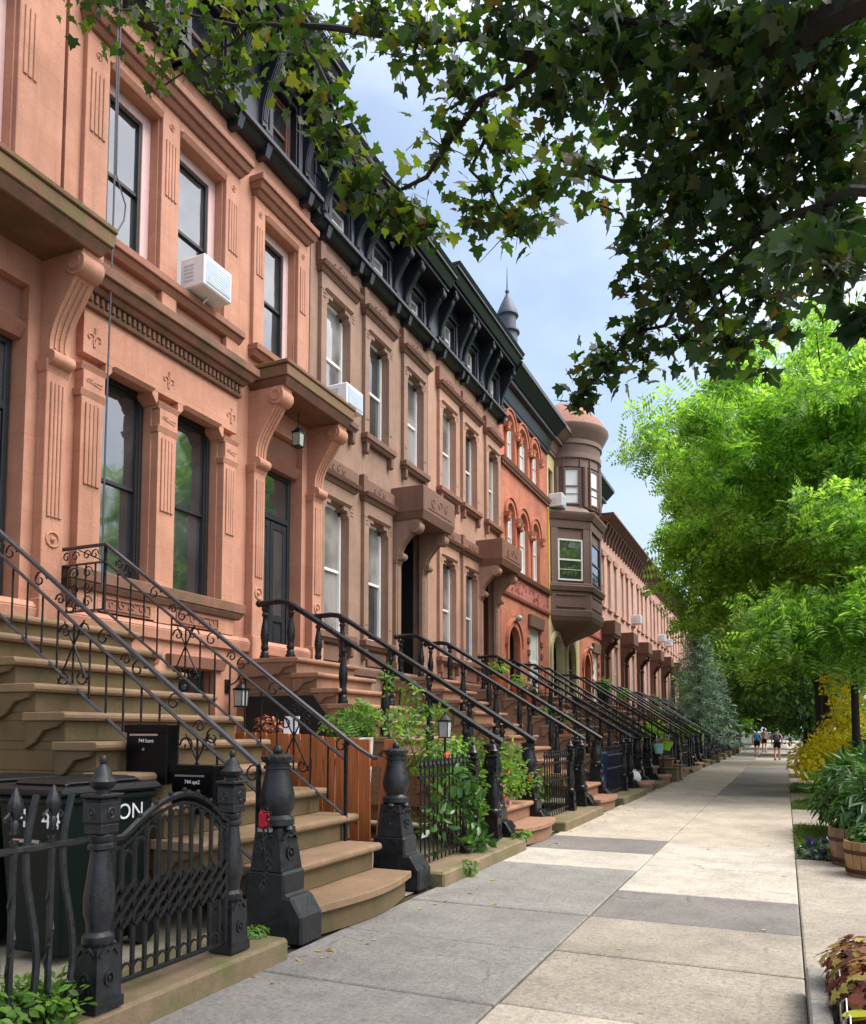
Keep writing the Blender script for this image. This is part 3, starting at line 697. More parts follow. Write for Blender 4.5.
def plain_cornice(r, y0, y1, zb, zt, xo, mat, br=None, name='cornice'):
    mb = MB(); h = zt - zb
    mb.box(-.2, .08, y0, y1, zb, zb + h * .12); mb.tbox(-.2, .10, y0, y1, zb + h * .123, zb + h * .45, .12, 0); mb.box(-.2, xo * .5, y0, y1, zb + h * .453, zb + h * .58)
    mb.tbox(-.2, xo * .55, y0, y1, zb + h * .583, zb + h * .85, xo * .4, 0); mb.box(-.2, xo, y0, y1, zb + h * .853, zt)
    c = mb.build(name, mat, r, bevel=.012)
    if br:
        n = int((y1 - y0) / br)
        for k in range(n):
            yc = y0 + (k + .5) * (y1 - y0) / n
            b = MB(); b.prism_y([(0, zb - .45), (.12, zb - .4), (.16, zb - .15), (xo * .45, zb + h * .2), (xo * .5, zb + h * .45), (0, zb + h * .45)], yc - .08, yc + .08); b.build('bracket', mat, c)
    return c

def house_brick(y0, w, label, wins=((.6, 1.35), (1.85, 2.75), (3.3, 4.1)), door=(.7, 1.75), win=(2.95, 4.2)):
    r = empty('arched_brick_house', (XW, y0, 0), label, 'house', 'arched brick row houses')
    ops = [(a, b, 9.92, 11.45, 1) for a, b in wins] + [(a, b, 6.62, 8.62, 1) for a, b in wins] + [(door[0], door[1], 2.4, 4.75, 1), (win[0], win[1], 2.75, 4.95)]
    wall(r, 0, w, -.2, 11.6, ops, 'brick', 0, .16)
    for fl, (za, zb) in enumerate(((9.92, 11.45), (6.62, 8.62))):
        for a, b in wins:
            s = sash(r, a, b, za, zb, -.12, 'white', 'glasswhite', arch=1)
            m = MB(); arch_ring(m, 0, .05, a - .02, b + .02, zb + .02, .12); arch_ring(m, 0, .09, a - .17, b + .17, zb + .17, .06)
            zc = zb - (b - a) / 2
            for e in (a - .12, b + .12): m.tbox(0, .16, e - .1, e + .1, zc - .16, zc - .02, .05, .03); m.ball((.12, e, zc - .22), .09, 7, 4)
            for e in (a - .07, b + .07): m.tube([(.02, e, za), (.02, e, zc - .15)], .06, 8)
            m.build('arch_surround', 'arch', s, smooth=True)
    m = MB(); m.tbox(0, .14, 0, w, 6.38, 6.52, .06, 0); m.build('ledge', 'tantrim', r, bevel=.01); m = MB(); m.tbox(0, .12, 0, w, 9.747, 9.88, .06, 0)
    for k in range(30): m.box(0, .1, .05 + k * w / 30, .05 + k * w / 30 + .09, 9.65, 9.75)
    m.build('ledge', 'tantrim', r, bevel=.01)
    m = MB(); m.box(0, .05, 0, w, 5.75, 6.377)
    rr = random.Random(3)
    for k in range(44):
        m.tube(spiral((.055, .15 + (w - .3) * rr.random(), 5.87 + .42 * rr.random()), .09, 1.1, rr.random() * 6, 'yz', 9, rr.choice((-1, 1))), .014, 4)
    m.tbox(0, .07, 0, w, 5.67, 5.747, .03, 0); m.build('relief_band', 'rose', r)
    m = MB(); arch_ring(m, 0, .06, door[0] - .02, door[1] + .02, 4.77, .16, 1.6); arch_ring(m, 0, .11, door[0] - .2, door[1] + .2, 4.95, .07, .1)
    m.build('door_arch', 'arch', r)
    d = MB(); d.box(-.7, -.65, door[0] - .1, door[1] + .1, 2.3, 4.8); d.box(-.7, -.165, door[1], door[1] + .03, 2.3, 4.8); d.box(-.7, -.165, door[0] - .03, door[0], 2.3, 4.8); d.box(-.7, -.165, door[0] - .03, door[1] + .03, 4.8, 4.83); dd = d.build('door', 'doorshade', r)
    k = MB(); k.box(-.65, -.63, door[0] + .2, door[1] - .2, 2.45, 4.3); k.build('door_leaf', 'mail', dd)
    s = sash(r, win[0], win[1], 2.75, 4.95, -.12, 'white', 'glasswhite', fw=.14)
    l = MB(); l.tbox(0, .1, win[0] - .2, win[1] + .2, 4.96, 5.4, .05, -.03); 
    l.build('stone_lintel', 'browntrim', s, bevel=.03)
    for z in (3.2, 3.6, 4.0, 4.4):
        for ya_, yb_ in ((win[1] + .02, win[1] + .25), (win[0] - .25, win[0] - .02)): l = MB(); l.box(0, .05, ya_, yb_, z, z + .2); l.build('quoin', 'browntrim', s, bevel=.02)
    #(0, .05, win[1] + .02, win[1] + .25, z, z + .2); l.box(0, .05, win[0] - .25, win[0] - .02, z, z + .2)
    plain_cornice(r, 0, w, 11.6, 12.7, .75, 'black')
    ro = MB(); ro.box(-10, .1, 0, w, 12.6, 12.64); ro.build('roof', 'lead', r)
    # corner light and gutter
    lt = MB(); lt.ball((.2, (door[0] + door[1]) / 2, 5.02), .1, 8, 5); lt.tube([(0, (door[0] + door[1]) / 2, 5.1), (.2, (door[0] + door[1]) / 2, 5.1)], .02, 5); lt.build('door_lamp', 'lampglass', r, smooth=True)
    return r
h4 = house_brick(22.3, 5.3, 'red brick house with arched white windows, rose relief band and black cornice')
h6 = house_brick(32.3, 4.2, 'red brick house with an arched door beyond the brown bay window', wins=((.4, 1.1), (1.6, 2.4), (2.9, 3.7)), door=(.7, 1.8), win=(2.5, 3.5))

# spire turret on the brick house roof
t = MB()
t.lathe([(.36, -.87), (.36, 2.1), (.44, 2.14), (.44, 2.2), (.31, 2.24), (.31, 2.72), (.40, 2.77), (.40, 2.83), (.22, 3.25), (.05, 3.6), (.04, 3.65)], (0, 0, 0), 16)
sp = empty('roof_spire', (XW - .95, 26.0, 13.5), 'grey metal spire turret with needle finial above the black cornice', 'spire')
t.build('turret', 'lead', sp, smooth=True)
t = MB(); t.ball((0, 0, 3.7), .08, 8, 5); t.tube([(0, 0, 3.65), (0, 0, 4.6)], [.03, .008], 6); t.build('finial', 'lead', sp, smooth=True)

# ---- pale yellow house with the brown bay and round turret
def house_yellow(y0, w, label):
    r = empty('bay_window_house', (XW, y0, 0), label, 'house')
    ops = [(.35, 1.6, 2.4, 5.0, 1), (2.55, 3.75, 2.9, 4.95, 1), (.15, .75, 9.7, 11.2)]
    wall(r, 0, w, -.2, 12.0, ops, 'yellow', 0, .16)
    q = MB(); q.box(0, .03, -.02, .1, 5.6, 9.6); q.build('downpipe', 'ochre', r)
    m = MB(); arch_ring(m, 0, .08, .33, 1.62, 5.02, .2, 1.7); arch_ring(m, 0, .08, 2.53, 3.77, 4.97, .2, 1.7); m.build('door_arch', 'yellow', r)
    d = MB(); d.box(-.7, -.65, .2, 1.8, 2.3, 5.1); d.box(-.7, -.165, 1.6, 1.63, 2.3, 5.1); d.box(-.7, -.165, .32, .35, 2.3, 5.1); dd = d.build('door', 'doorshade', r); k = MB(); k.box(-.65, -.62, .5, 1.45, 2.45, 4.5); k.build('door_leaf', 'reddoor', dd)
    sash(r, 2.55, 3.75, 2.9, 4.95, -.13, 'bay', 'glass', arch=1)
    sash(r, .15, .75, 9.7, 11.2, -.13, 'bay', 'glass')
    # canted bay of the second floor
    def ring(xo, ya, yb, ia, ib): return [(0, ya), (xo, ia), (xo, ib), (0, yb)]
    base = (1.28, .25, 4.45, 1.35, 3.35)
    def lay(mb, z0, z1, g0, g1):
        a = ring(base[0] + g0, base[1] - g0, base[2] + g0, base[3] - g0 * .4, base[4] + g0 * .4); b = ring(base[0] + g1, base[1] - g1, base[2] + g1, base[3] - g1 * .4, base[4] + g1 * .4)
        vs = [(x, y, z0) for x, y in a] + [(x, y, z1) for x, y in b]
        mb.add(vs, [(3, 2, 1, 0), (4, 5, 6, 7)] + [(i, (i + 1) % 4, (i + 1) % 4 + 4, i + 4) for i in range(4)])
    mb = MB()
    lay(mb, 5.70, 5.95, 0, .02); lay(mb, 5.953, 6.65, -.03, -.03); lay(mb, 6.653, 6.85, .04, .1); lay(mb, 6.853, 6.95, .02, .02)
    lay(mb, 6.953, 9.0, -.1, -.1); lay(mb, 9.003, 9.3, -.02, .02); lay(mb, 9.303, 9.5, .06, .16); lay(mb, 9.503, 9.62, .16, .18); lay(mb, 9.623, 9.9, .02, -.25)
    bay = mb.build('bay_window', 'bay', r, bevel=.015)
    c = MB()                                                             # swept corbel under the bay
    for i in range(7):
        t0, t1 = i / 7, (i + 1) / 7
        def sh(t): k = math.sin(t * PI / 2) ** 1.3; return [(0, 2.35 - 2.1 * k), (1.28 * k, 2.35 - 1.0 * k), (1.28 * k, 2.35 + 1.0 * k), (0, 2.35 + 2.1 * k)]
        a, b = sh(t0 if t0 > 0 else .06), sh(t1)
        vs = [(x, y, 4.75 + .947 * t0) for x, y in a] + [(x, y, 4.75 + .947 * t1) for x, y in b]
        c.add(vs, [(i2, (i2 + 1) % 4, (i2 + 1) % 4 + 4, i2 + 4) for i2 in range(4)] + ([(3, 2, 1, 0)] if i == 0 else []))
    c.build('corbel', 'bay', bay)
    P0, P1, P2, P3 = [Vector((x, y, 0)) for x, y in ring(base[0] - .1, base[1] + .1, base[2] - .1, base[3] + .04, base[4] - .04)]
    def face_window(p, q2, z0, z1, off, fm, gm, inset=.16):
        u = (q2 - p).normalized(); nrm = Vector((u.y, -u.x, 0)); L_ = (q2 - p).length
        fr = MB(); g = MB(); tr = MB()
        def bx(mb, s0, s1, za, zb, d0, d1):
            cs = [p + u * s + nrm * d for s, d in ((s0, d0), (s0, d1), (s1, d1), (s1, d0))]
            vs = [(c_.x, c_.y, za) for c_ in cs] + [(c_.x, c_.y, zb) for c_ in cs]
            mb.add(vs, [(3, 2, 1, 0), (4, 5, 6, 7), (0, 1, 5, 4), (1, 2, 6, 5), (2, 3, 7, 6), (3, 0, 4, 7)])
        a, b = inset, L_ - inset; f = .06; zm = (z0 + z1) / 2
        bx(fr, a, a + f, z0, z1, .01, .05); bx(fr, b - f, b, z0, z1, .01, .05); bx(fr, a + f, b - f, z0, z0 + f, .01, .05); bx(fr, a + f, b - f, z1 - f, z1, .01, .05); bx(fr, a + f, b - f, zm - .03, zm + .03, .01, .05)
        bx(fr, a + f, b - f, z0 + .4, z0 + .42, .012, .04)
        bx(g, a + f, b - f, z0 + f, z1 - f, .003, .015)
        bx(tr, 0.0, a - .02, z0 - .15, z1 + .4, .003, .07); bx(tr, b + .02, L_, z0 - .15, z1 + .4, .003, .07)
        w_ = fr.build('window', fm, r); g.build('pane', gm, w_); tr.build('mullion', 'bay', w_)
        return w_
    face_window(P0, P1, 7.05, 8.6, 0, 'white', 'glass', .28); face_window(P1, P2, 7.05, 8.6, 0, 'darkframe', 'glass', .25); face_window(P2, P3, 7.05, 8.6, 0, 'white', 'glass', .28)
    pn = MB()
    for p, q2 in ((P0, P1), (P1, P2)):
        u = (q2 - p).normalized(); nrm = Vector((u.y, -u.x, 0)); L_ = (q2 - p).length
        for za, zb in ((6.05, 6.1), (6.5, 6.55)):
            cs = [p + u * s + nrm * d for s, d in ((.2, .05), (.2, .1), (L_ - .2, .1), (L_ - .2, .05))]
            pn.add([(c_.x, c_.y, za) for c_ in cs] + [(c_.x, c_.y, zb) for c_ in cs], [(3, 2, 1, 0), (4, 5, 6, 7), (0, 1, 5, 4), (1, 2, 6, 5), (2, 3, 7, 6), (3, 0, 4, 7)])
    pn.build('apron_panel', 'bay', bay)
    # round turret of the third floor
    cy, cx, rad = 2.35, .05, 1.3
    tt = MB(); n = 28
    tt.lathe([(rad, 9.9), (rad, 11.45), (rad + .05, 11.46), (rad + .05, 11.75), (rad + .12, 11.8), (rad + .12, 12.0), (rad + .06, 12.02), (rad + .10, 12.3), (rad + .16, 12.34), (rad + .16, 12.5)], (cx, cy, 0), n)
    tu = tt.build('turret', 'bay', r, smooth=True)
    e = MB(); e.lathe([(rad + .15, 12.5), (rad + .32, 12.8), (rad + .42, 12.98), (rad + .42, 13.06)], (cx, cy, 0), n); e.build('eave', 'bay', tu, smooth=True)
    k = MB(); k.lathe([(rad + .40, 13.062), (rad + .18, 13.45), (rad * .75, 13.95), (rad * .35, 14.28), (.03, 14.4)], (cx, cy, 0), n); k.build('roof_cone', 'tile', tu, smooth=True)
    for a0 in (-1.12, -.32, .48):
        for sg in (0,):
            pa, pb = a0 - .26, a0 + .26
            p = Vector((cx + (rad + .0) * math.cos(pa), cy + (rad + .0) * math.sin(pa), 0)); q2 = Vector((cx + rad * math.cos(pb), cy + rad * math.sin(pb), 0))
            d = Vector((math.cos(a0), math.sin(a0), 0)) * .03
            face_window(p + d, q2 + d, 10.0, 11.4, 0, 'bay', 'glasswhite', .04)
    for a0 in (-.72, .08, -1.55):
        pl = MB(); pl.tube([(cx + (rad + .03) * math.cos(a0), cy + (rad + .03) * math.sin(a0), 9.9), (cx + (rad + .03) * math.cos(a0), cy + (rad + .03) * math.sin(a0), 11.46)], .1, 8); pl.build('colonnette', 'bay', tu, smooth=True)
    plain_cornice(r, 0, 1.0, 11.75, 12.75, .7, 'bay'); plain_cornice(r, 3.7, w, 11.75, 12.75, .7, 'bay')
    ro = MB(); ro.box(-10, .1, 0, w, 12.6, 12.64); ro.build('roof', 'lead', r)
    return r
h5 = house_yellow(27.62, 4.66, 'pale yellow house with brown canted bay window and round turret with red cone roof')

# ---- far terrace
def house_far(w):
    r = empty('terrace_house', (XW, 36.5, 0), None, 'house', 'far rose coloured terrace houses')
    wins = [(1.65, 2.5), (3.2, 4.05)]; W2 = [(.3, 1.05), (1.75, 2.5), (3.3, 4.05)]
    ops = [(a, b, 3.1, 5.7) for a, b in wins] + [(.15, 1.05, 2.5, 5.4)] + [(a, b, 7.45, 9.85) for a, b in W2]
    wall(r, 0, w, -.2, 11.0, ops, 'farpink', 0, .3)
    for k, (a, b, z0, z1) in enumerate([(a, b, 3.1, 5.7) for a, b in wins] + [(a, b, 7.45, 9.85) for a, b in W2]):
        s = sash(r, a, b, z0, z1, -.15, 'white' if k != 3 else 'pinkframe', 'glasslight', fw=.06)
        l = MB(); l.tbox(0, .06, a - .1, b + .1, z1 + .002, z1 + .2, .05, .03); l.box(0, .12, a - .12, b + .12, z0 - .12, z0); l.build('sill', 'farpink', s)
    h = MB(); h.box(0, .7, -.1, 1.3, 5.95, 6.6); h.tbox(0, .6, -.05, 1.25, 5.8, 5.947, .08, .04); hh = h.build('hood', 'farhood', r, bevel=.02)
    for ya in (-.05, 1.05):
        b = MB(); console(b, ya, ya + .22, .55, 4.9, 5.8); b.box(0, .16, ya, ya + .22, 2.4, 4.9); b.build('bracket', 'farhood', hh, smooth=True)
    d = MB(); d.box(-.3, -.25, .15, 1.05, 2.4, 5.4); d.box(-.25, -.2, .22, .57, 2.6, 4.6); d.box(-.25, -.2, .63, .98, 2.6, 4.6); d.build('door', 'reddoor', r)
    plain_cornice(r, 0, w, 11.0, 11.7, .7, 'farhood', .62)
    ro = MB(); ro.box(-10, .1, 0, w, 11.6, 11.64); ro.build('roof', 'lead', r)
    return r
FARY = [36.5 + 4.9 * k for k in range(8)]
hf = house_far(4.9); hf['label'] = 'rose terrace house next to the arched red brick house'
ORD = ['second', 'third', 'fourth', 'fifth', 'sixth', 'seventh', 'last']
for k, y in enumerate(FARY[1:]):
    dup(hf, (XW, y, 0), f'rose terrace house, {ORD[k]} one beyond the arched red brick house')
# distant red brick building closing the view
r = empty('brick_apartment', (-5.5, 92, 0), 'distant red brick building glimpsed between the spruce and the street trees', 'building')
wall(r, 0, 14, 0, 13, [(1 + 2.2 * k, 2 + 2.2 * k, 1.5 + 3.1 * j, 3.3 + 3.1 * j) for k in range(6) for j in range(4)], 'brick', 0, .2)
w_ = MB(); w_.box(-14, 0, -.02, .0, 0, 13); 
w_.build('side_wall', 'brick', r)
for k in range(6):
    for j in range(4): sash(r, 1 + 2.2 * k, 2 + 2.2 * k, 1.5 + 3.1 * j, 3.3 + 3.1 * j, -.1, 'white', 'glasswhite')
for k in range(4):
    for j in range(4):
        s = MB(); s.box(-2.6 - 2.6 * k, -1.5 - 2.6 * k, -.08, -.03, 1.6 + 3.1 * j, 3.4 + 3.1 * j); s2 = s.build('window', 'white', r)
        g = MB(); g.box(-2.5 - 2.6 * k, -1.6 - 2.6 * k, -.1, -.082, 1.7 + 3.1 * j, 3.3 + 3.1 * j); g.build('pane', 'glasslight', s2)

# ------------------------------------------------------------------ camera (needed early: measuring helper)
FPX, PITCH, VX, VY, EYE = 790.0, R(4), 785.0, 731.0, 1.5
YAW = R(23.9644); CY = VY - FPX * math.tan(PITCH)
def at(px, py, Y):
    """world point at street distance Y seen at a photo pixel (used to measure positions off the photograph)"""
    fw = Vector((-math.sin(YAW) * math.cos(PITCH), math.cos(YAW) * math.cos(PITCH), math.sin(PITCH))); rt = Vector((math.cos(YAW), math.sin(YAW), 0)); up = rt.cross(fw)
    d = fw + rt * ((px - 433) / FPX) - up * ((py - CY) / FPX)
    return Vector((0, 0, EYE)) + d * (Y / d.y)
cam = bpy.data.cameras.new('camera'); camo = bpy.data.objects.new('camera', cam); COL.objects.link(camo)
cam.sensor_fit = 'AUTO'; cam.sensor_width = 36; cam.lens = 36 * FPX / 1024
cam.shift_y = (CY - 512) / 1024; cam.clip_start = .05; cam.clip_end = 2000
camo.location = (0, 0, EYE); camo.rotation_euler = (PI / 2 + PITCH, 0, YAW); scene.camera = camo

# ------------------------------------------------------------------ ground
def sheet(name, x0, x1, y0, y1, z, mat):
    return tag(MB().add([(x0, y0, z), (x1, y0, z), (x1, y1, z), (x0, y1, z)], [(0, 1, 2, 3)]).build(name, mat), kind='structure')
sheet('ground', -400, 400, -100, 900, -.16, 'soil')
sheet('front_yards', XW - .1, -3.2, -4, 80, .0, 'yard')
sheet('pavement_bed', -3.3, 1.75, -4, 140, -.02, 'soil')
sheet('road', 1.9, 11, -40, 300, -.14, 'asphalt')
k = MB(); k.box(1.72, 1.9, -4, 140, -.16, 0.0); tag(k.build('kerb', SL[1], bevel=.02), kind='structure')
def flags():
    mb = MB(); g = .006; rr = random.Random(5)
    def slab(x0, x1, y0, y1, mi):
        dz = rr.uniform(-.004, .004); e = .012
        mb.tbox(x0 + g, x1 - g, y0 + g, y1 - g, -.05, dz - .008, 0, 0, 0, mi)
        mb.add([(x0 + g, y0 + g, dz - .008), (x1 - g, y0 + g, dz - .008), (x1 - g, y1 - g, dz - .008), (x0 + g, y1 - g, dz - .008), (x0 + g + e, y0 + g + e, dz), (x1 - g - e, y0 + g + e, dz), (x1 - g - e, y1 - g - e, dz), (x0 + g + e, y1 - g - e, dz)],
               [(4, 5, 6, 7), (0, 1, 5, 4), (1, 2, 6, 5), (2, 3, 7, 6), (3, 0, 4, 7)], mi)
    XL, XM, XR = -3.12, -1.5, .07
    right = [(-4, 2.4, 5), (2.4, 4.25, 0), (4.25, 5.42, 4), (5.42, 6.5, 4), (6.5, 7.68, 2), (7.68, 9.2, 3), (9.2, 11.1, 3), (11.1, 13.4, 0), (13.4, 16.2, 0), (16.2, 19.7, 0), (19.7, 23, 1), (23, 27, 2), (27, 31, 1), (31, 35.5, 1), (35.5, 40, 0)]
    left = [(-4, 2.6, 1), (2.6, 4.2, 1), (4.2, 5.36, 1), (5.36, 6.5, 1), (6.5, 8.78, 1), (8.78, 10.0, 3), (10.0, 11.3, 2), (11.3, 13.6, 0), (13.6, 17.4, 0), (17.4, 21, 0), (21, 25, 0), (25, 30, 0), (30, 35, 5), (35, 40, 0)]
    y = 40
    while y < 138:
        n = y + 4.2; right.append((y, n, rr.choice((0, 1, 0, 5)))); left.append((y, n, rr.choice((0, 5, 0, 1)))); y = n
    for a, b, m in right: slab(XM, XR, a, b, m)
    for a, b, m in left: slab(XL, XM, a, b, m)
    strip = [(-4, 2.0, 5), (5.15, 7.4, 4), (7.4, 9.9, 5), (9.9, 10.3, 4), (14.2, 16.8, 5), (18.6, 21.2, 5)]
    for a, b, m in strip: slab(.068, 1.7, a, b, m)
    for a, b in ((24.5, 28), (31, 35), (38, 46), (50, 60), (64, 138)): slab(.068, 1.7, a, b, 0)
    return tag(mb.build('sidewalk', SL), kind='structure')
flags()

# ------------------------------------------------------------------ stoops
RISE, RUN, NST = .236, .345, 11
def stoop(yc, label, tread, riser, half=.86, group='stone stoops', near=0.0):
    r = empty('stone_stoop', (XW, yc, 0), label, 'stoop', group)
    for i in range(NST):
        xr = 4.55 - i * RUN; zt = (i + 1) * RISE
        mb = MB(); hw = half + (.06 if i == NST - 1 else (.12 if i < 8 else .04)) ; hw = min(hw, .78) if i < 2 else hw
        top = i == NST - 1
        x0 = 0 if top else xr - RUN - .08
        hn = hw + (near if i > 1 else 0)
        mb.box(0.0, xr, -hn + .06, hw - .06, i * RISE + .001, zt - .07, 1)
        if not top: mb.box(0.0, x0 - .002, -hn + .06, hw - .06, zt - .07, zt, 1)
        if i == 0:                                                     # bowed bottom step
            K = 10; pts = [(xr - RUN - .08, -hw), *[(xr + .02 + .11 * math.cos(PI * (t / K - .5)), -hw + 2 * hw * t / K) for t in range(K + 1)], (xr - RUN - .08, hw)]
            mb.v.clear(); mb.f.clear(); mb.mi.clear()
            mb.prism_z([(x - .05 if x > xr - .1 else x, y * .97) for x, y in pts], 0, zt - .06, 1)
            mb.prism_z(pts, zt - .06, zt, 0)
        else:
            mb.box(x0, xr + .035, -hn, hw, zt - .07, zt, 0)
            mb.tube([(xr + .03, -hn - .004, zt - .035), (xr + .03, hw + .004, zt - .035)], .036, 10, 0)
            for sg in (-1, 1):                                         # carved scroll end under each tread
                e_ = hn if sg < 0 else hw; a, b = sorted((sg * (e_ - .062), sg * (e_ - .015)))
                if 1 < i: mb.prism_y([(x0 + .02, zt - .07), (xr + .0, zt - .07), (xr - .05, zt - .12), (xr - .20, zt - .15), (xr - .30, zt - .25), (x0 + .02, zt - .30)], a, b, 1)
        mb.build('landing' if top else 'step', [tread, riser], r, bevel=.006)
    return r
STC = [5.78, 10.72, 15.42, 20.35]
st0 = stoop(STC[0], 'mossy green stone stoop nearest the camera, between two big dark grey newels', 'mosstread', 'riser', .84, near=.32)
st1 = stoop(STC[1], 'brown stone stoop of the salmon house, with black cast baluster railings', 'step', 'stepriser')
st2 = stoop(STC[2], 'brown stone stoop of the taupe house, right behind the rose bush', 'step', 'stepriser')
st3 = stoop(STC[3], 'brown stone stoop lined with terracotta flower pots', 'step', 'stepriser')
# dark panel painting the shade of a cellar doorway in the side of the salmon house's stoop
d = MB(); yy = -.952
d.prism_y([(.25, .3), (1.75, .3), (1.75, 1.62), (1.45, 2.02), (.25, 2.02)], yy, yy + .03); d.build('cellar_shade_panel', 'doorshade', st1)
FARST = [25.2 - 1.6, 28.6, 33.55, 37.1, 42.0, 46.9, 51.8, 56.7, 61.6, 66.5, 71.4]
flab = ['brown stoop at the arched door of the red brick house', 'stoop at the arched door of the pale yellow house', 'stoop of the brick house beyond the bay window'] + ['stoop of the %s rose terrace house' % o for o in ['first', 'second', 'third', 'fourth', 'fifth', 'sixth', 'seventh', 'eighth']]
for y, l in zip(FARST, flab): dup(st2, (XW, y, 0), l)

# ------------------------------------------------------------------ railings
def scroll_rail(y, label, x_end, z_end, nbars=9):
    """wrought iron stair railing with two upper bars, plain uprights and C and S scrolls"""
    r = empty('stair_railing', (-3.55, y, 0), label, 'railing', 'wrought iron stair railings')
    X0, X1 = x_end + 3.55, -6.93 + 3.55; XL = -7.66 + 3.55; ZL = 3.6; sl = (ZL - z_end) / (X1 - X0)
    zf = lambda x: z_end + sl * (x - X0)
    up = MB(); up.tube([(X0, 0, z_end), (X1, 0, ZL), (XL, 0, ZL)], .024, 6); up.build('handrail', 'rail', r, smooth=True)
    for off, nm in ((-.2, 'upper_bar'), (-.74, 'bottom_bar')):
        mb = MB(); mb.tube([(X0 + (.0 if off > -.5 else .02), 0, z_end + off * (1 if off > -.5 else 1)), (X1, 0, ZL + off), (XL, 0, ZL + off)], .016, 5); mb.build(nm, 'rail', r)
    n = nbars
    for k in range(n + 1):
        x = X0 + (X1 - X0) * k / n
        mb = MB(); thick = .02 if k in (0, n) else .0095
        mb.tube([(x, 0, zf(x) - (.0 if k in (0, n) else .2)), (x, 0, max(.05, zf(x) - (.74 if k not in (0,) else 1.02)))], thick, 5); mb.build('upright', 'iron', r)
    for k in range(5):
        x = X1 + (XL - X1) * (k + 1) / 5
        mb = MB(); mb.tube([(x, 0, ZL - .0 if k == 4 else ZL - .2), (x, 0, ZL - .74)], .02 if k == 4 else .011, 5); mb.build('upright', 'iron', r)
    for k in range(0, n, 2):
        x = X0 + (X1 - X0) * (k + .5) / n
        mb = MB()
        mb.tube(spiral((x + .05, 0, zf(x + .05) - .10), .085, 1.2, 0, 'xz', 12), .008, 4)
        if k % 4: mb.tube(spiral((x - .08, 0, zf(x - .08) - .11), .06, 1.2, PI, 'xz', 10, -1), .008, 4)
        mb.build('scroll', 'iron', r)
    for k in (2.5, 9.5):                                                   # big S-scroll panels between uprights
        x = X0 + (X1 - X0) * (k + .5) / n; zc = zf(x) - .47
        mb = MB(); w = abs(X1 - X0) / n
        for sg in (-1, 1):
            for tb in (-1, 1):
                mb.tube(spiral((x + sg * w * .52, 0, zc + tb * .2), .075, 1.1, (PI / 2) * (1 - sg), 'xz', 12, sg * tb), .008, 4)
            mb.tube([(x, 0, zc + .08), (x + sg * w * .9, 0, zc - .25)], .008, 4); mb.tube([(x, 0, zc + .08), (x + sg * w * .6, 0, zc + .29)], .008, 4)
        mb.build('scroll_panel', 'iron', r)
    for cx_ in ((X1 + XL) / 2,):
        mb = MB()
        for sx in (-1, 1):
            for tb in (-1, 0, 1): mb.tube(spiral((cx_ + sx * .1, 0, ZL - .47 + tb * .17), .08, 1.2, 0 if sx > 0 else PI, 'xz', 12, sx * (1 if tb else -1)), .008, 4)
        mb.tube([(X1 - .05, 0, ZL - .18), (cx_ - .05, 0, ZL - .03)], .008, 4)
        for sx in (-.24, -.1, .08, .2): mb.tube(spiral((cx_ + sx, 0, ZL - .1), .065, 1.2, 0, 'xz', 10), .008, 4)
        mb.build('scroll_panel', 'iron', r)
    return r
rl0 = scroll_rail(STC[0] - .86, 'thin scrolled iron railing on the near side of the mossy stoop, mailboxes hung on it', -3.62, 1.24, 17)
rl0b = scroll_rail(STC[0] + .74, 'thin scrolled iron railing on the far side of the mossy stoop, before the cedar fence', -3.80, 1.43, 16)
mb = MB(); mb.tube([(-.25, 0, 1.43), (-.1, 0, 1.33), (.05, 0, 1.25), (.1, 0, 1.25)], .02, 6); mb.build('rail_end', 'rail', rl0b, smooth=True)

BAL = [(.075, 0), (.075, .05), (.06, .06), (.06, .10), (.045, .12), (.062, .17), (.05, .21), (.052, .26), (.066, .34), (.064, .42), (.05, .52), (.036, .60), (.034, .66), (.05, .68), (.05, .71), (.034, .73), (.042, .80)]
def cast_rail(y, side, label):
    r = empty('stair_railing', (-3.55, y, 0), label, 'railing', 'cast iron stair railings')
    pts = [(-7.35, 3.46), (-7.0, 3.47), (-6.86, 3.45), (-6.72, 3.38)]
    xs, zs = -6.72, 3.38; xe, ze = -3.42, 1.34
    pts += [(xs + (xe - xs) * t, zs + (ze - zs) * t) for t in (.33, .66, 1)] 
    mb = MB(); mb.tube([(x + 3.55, 0, z) for x, z in pts], .045, 8); mb.build('handrail', 'iron', r, smooth=True)
    mb = MB(); mb.ball((-7.36 + 3.55, 0, 3.46), .06, 8, 5); mb.build('rail_end', 'iron', r, smooth=True)
    me = None
    for xb in (-7.25, -6.78, -5.86, -5.17, -4.48, -3.95):
        i = 10 if xb < -6.6 else int((-3.15 - xb) / RUN)
        z0 = (i + 1) * RISE if xb > -6.6 else 2.6
        zt = 3.44 if xb < -6.75 else zs + (ze - zs) * (xb - xs) / (xe - xs)
        k = (zt - z0) / .86
        mb = MB(); mb.lathe([(a, b * k) for a, b in BAL], (0, 0, 0), 10)
        mb.torus((0, 0, .80 * k), .05, .022, 'y', 10, 5); mb.ball((.05, 0, .77 * k), .035, 6, 4)
        mb.build('baluster', 'iron', r, smooth=True, loc=(xb + 3.55, 0, z0))
    return r
c1 = cast_rail(STC[1] - .76, -1, 'black cast iron baluster railing on the near side of the salmon house stoop')
SIDE = {-1: 'near', 1: 'far'}
dup(c1, (-3.55, STC[1] + .76, 0), 'black cast iron baluster railing on the far side of the salmon house stoop')
dup(c1, (-3.55, STC[2] - .76, 0), 'black cast iron railing on the near side of the taupe house stoop')
dup(c1, (-3.55, STC[2] + .76, 0), 'black cast iron railing on the far side of the taupe house stoop')
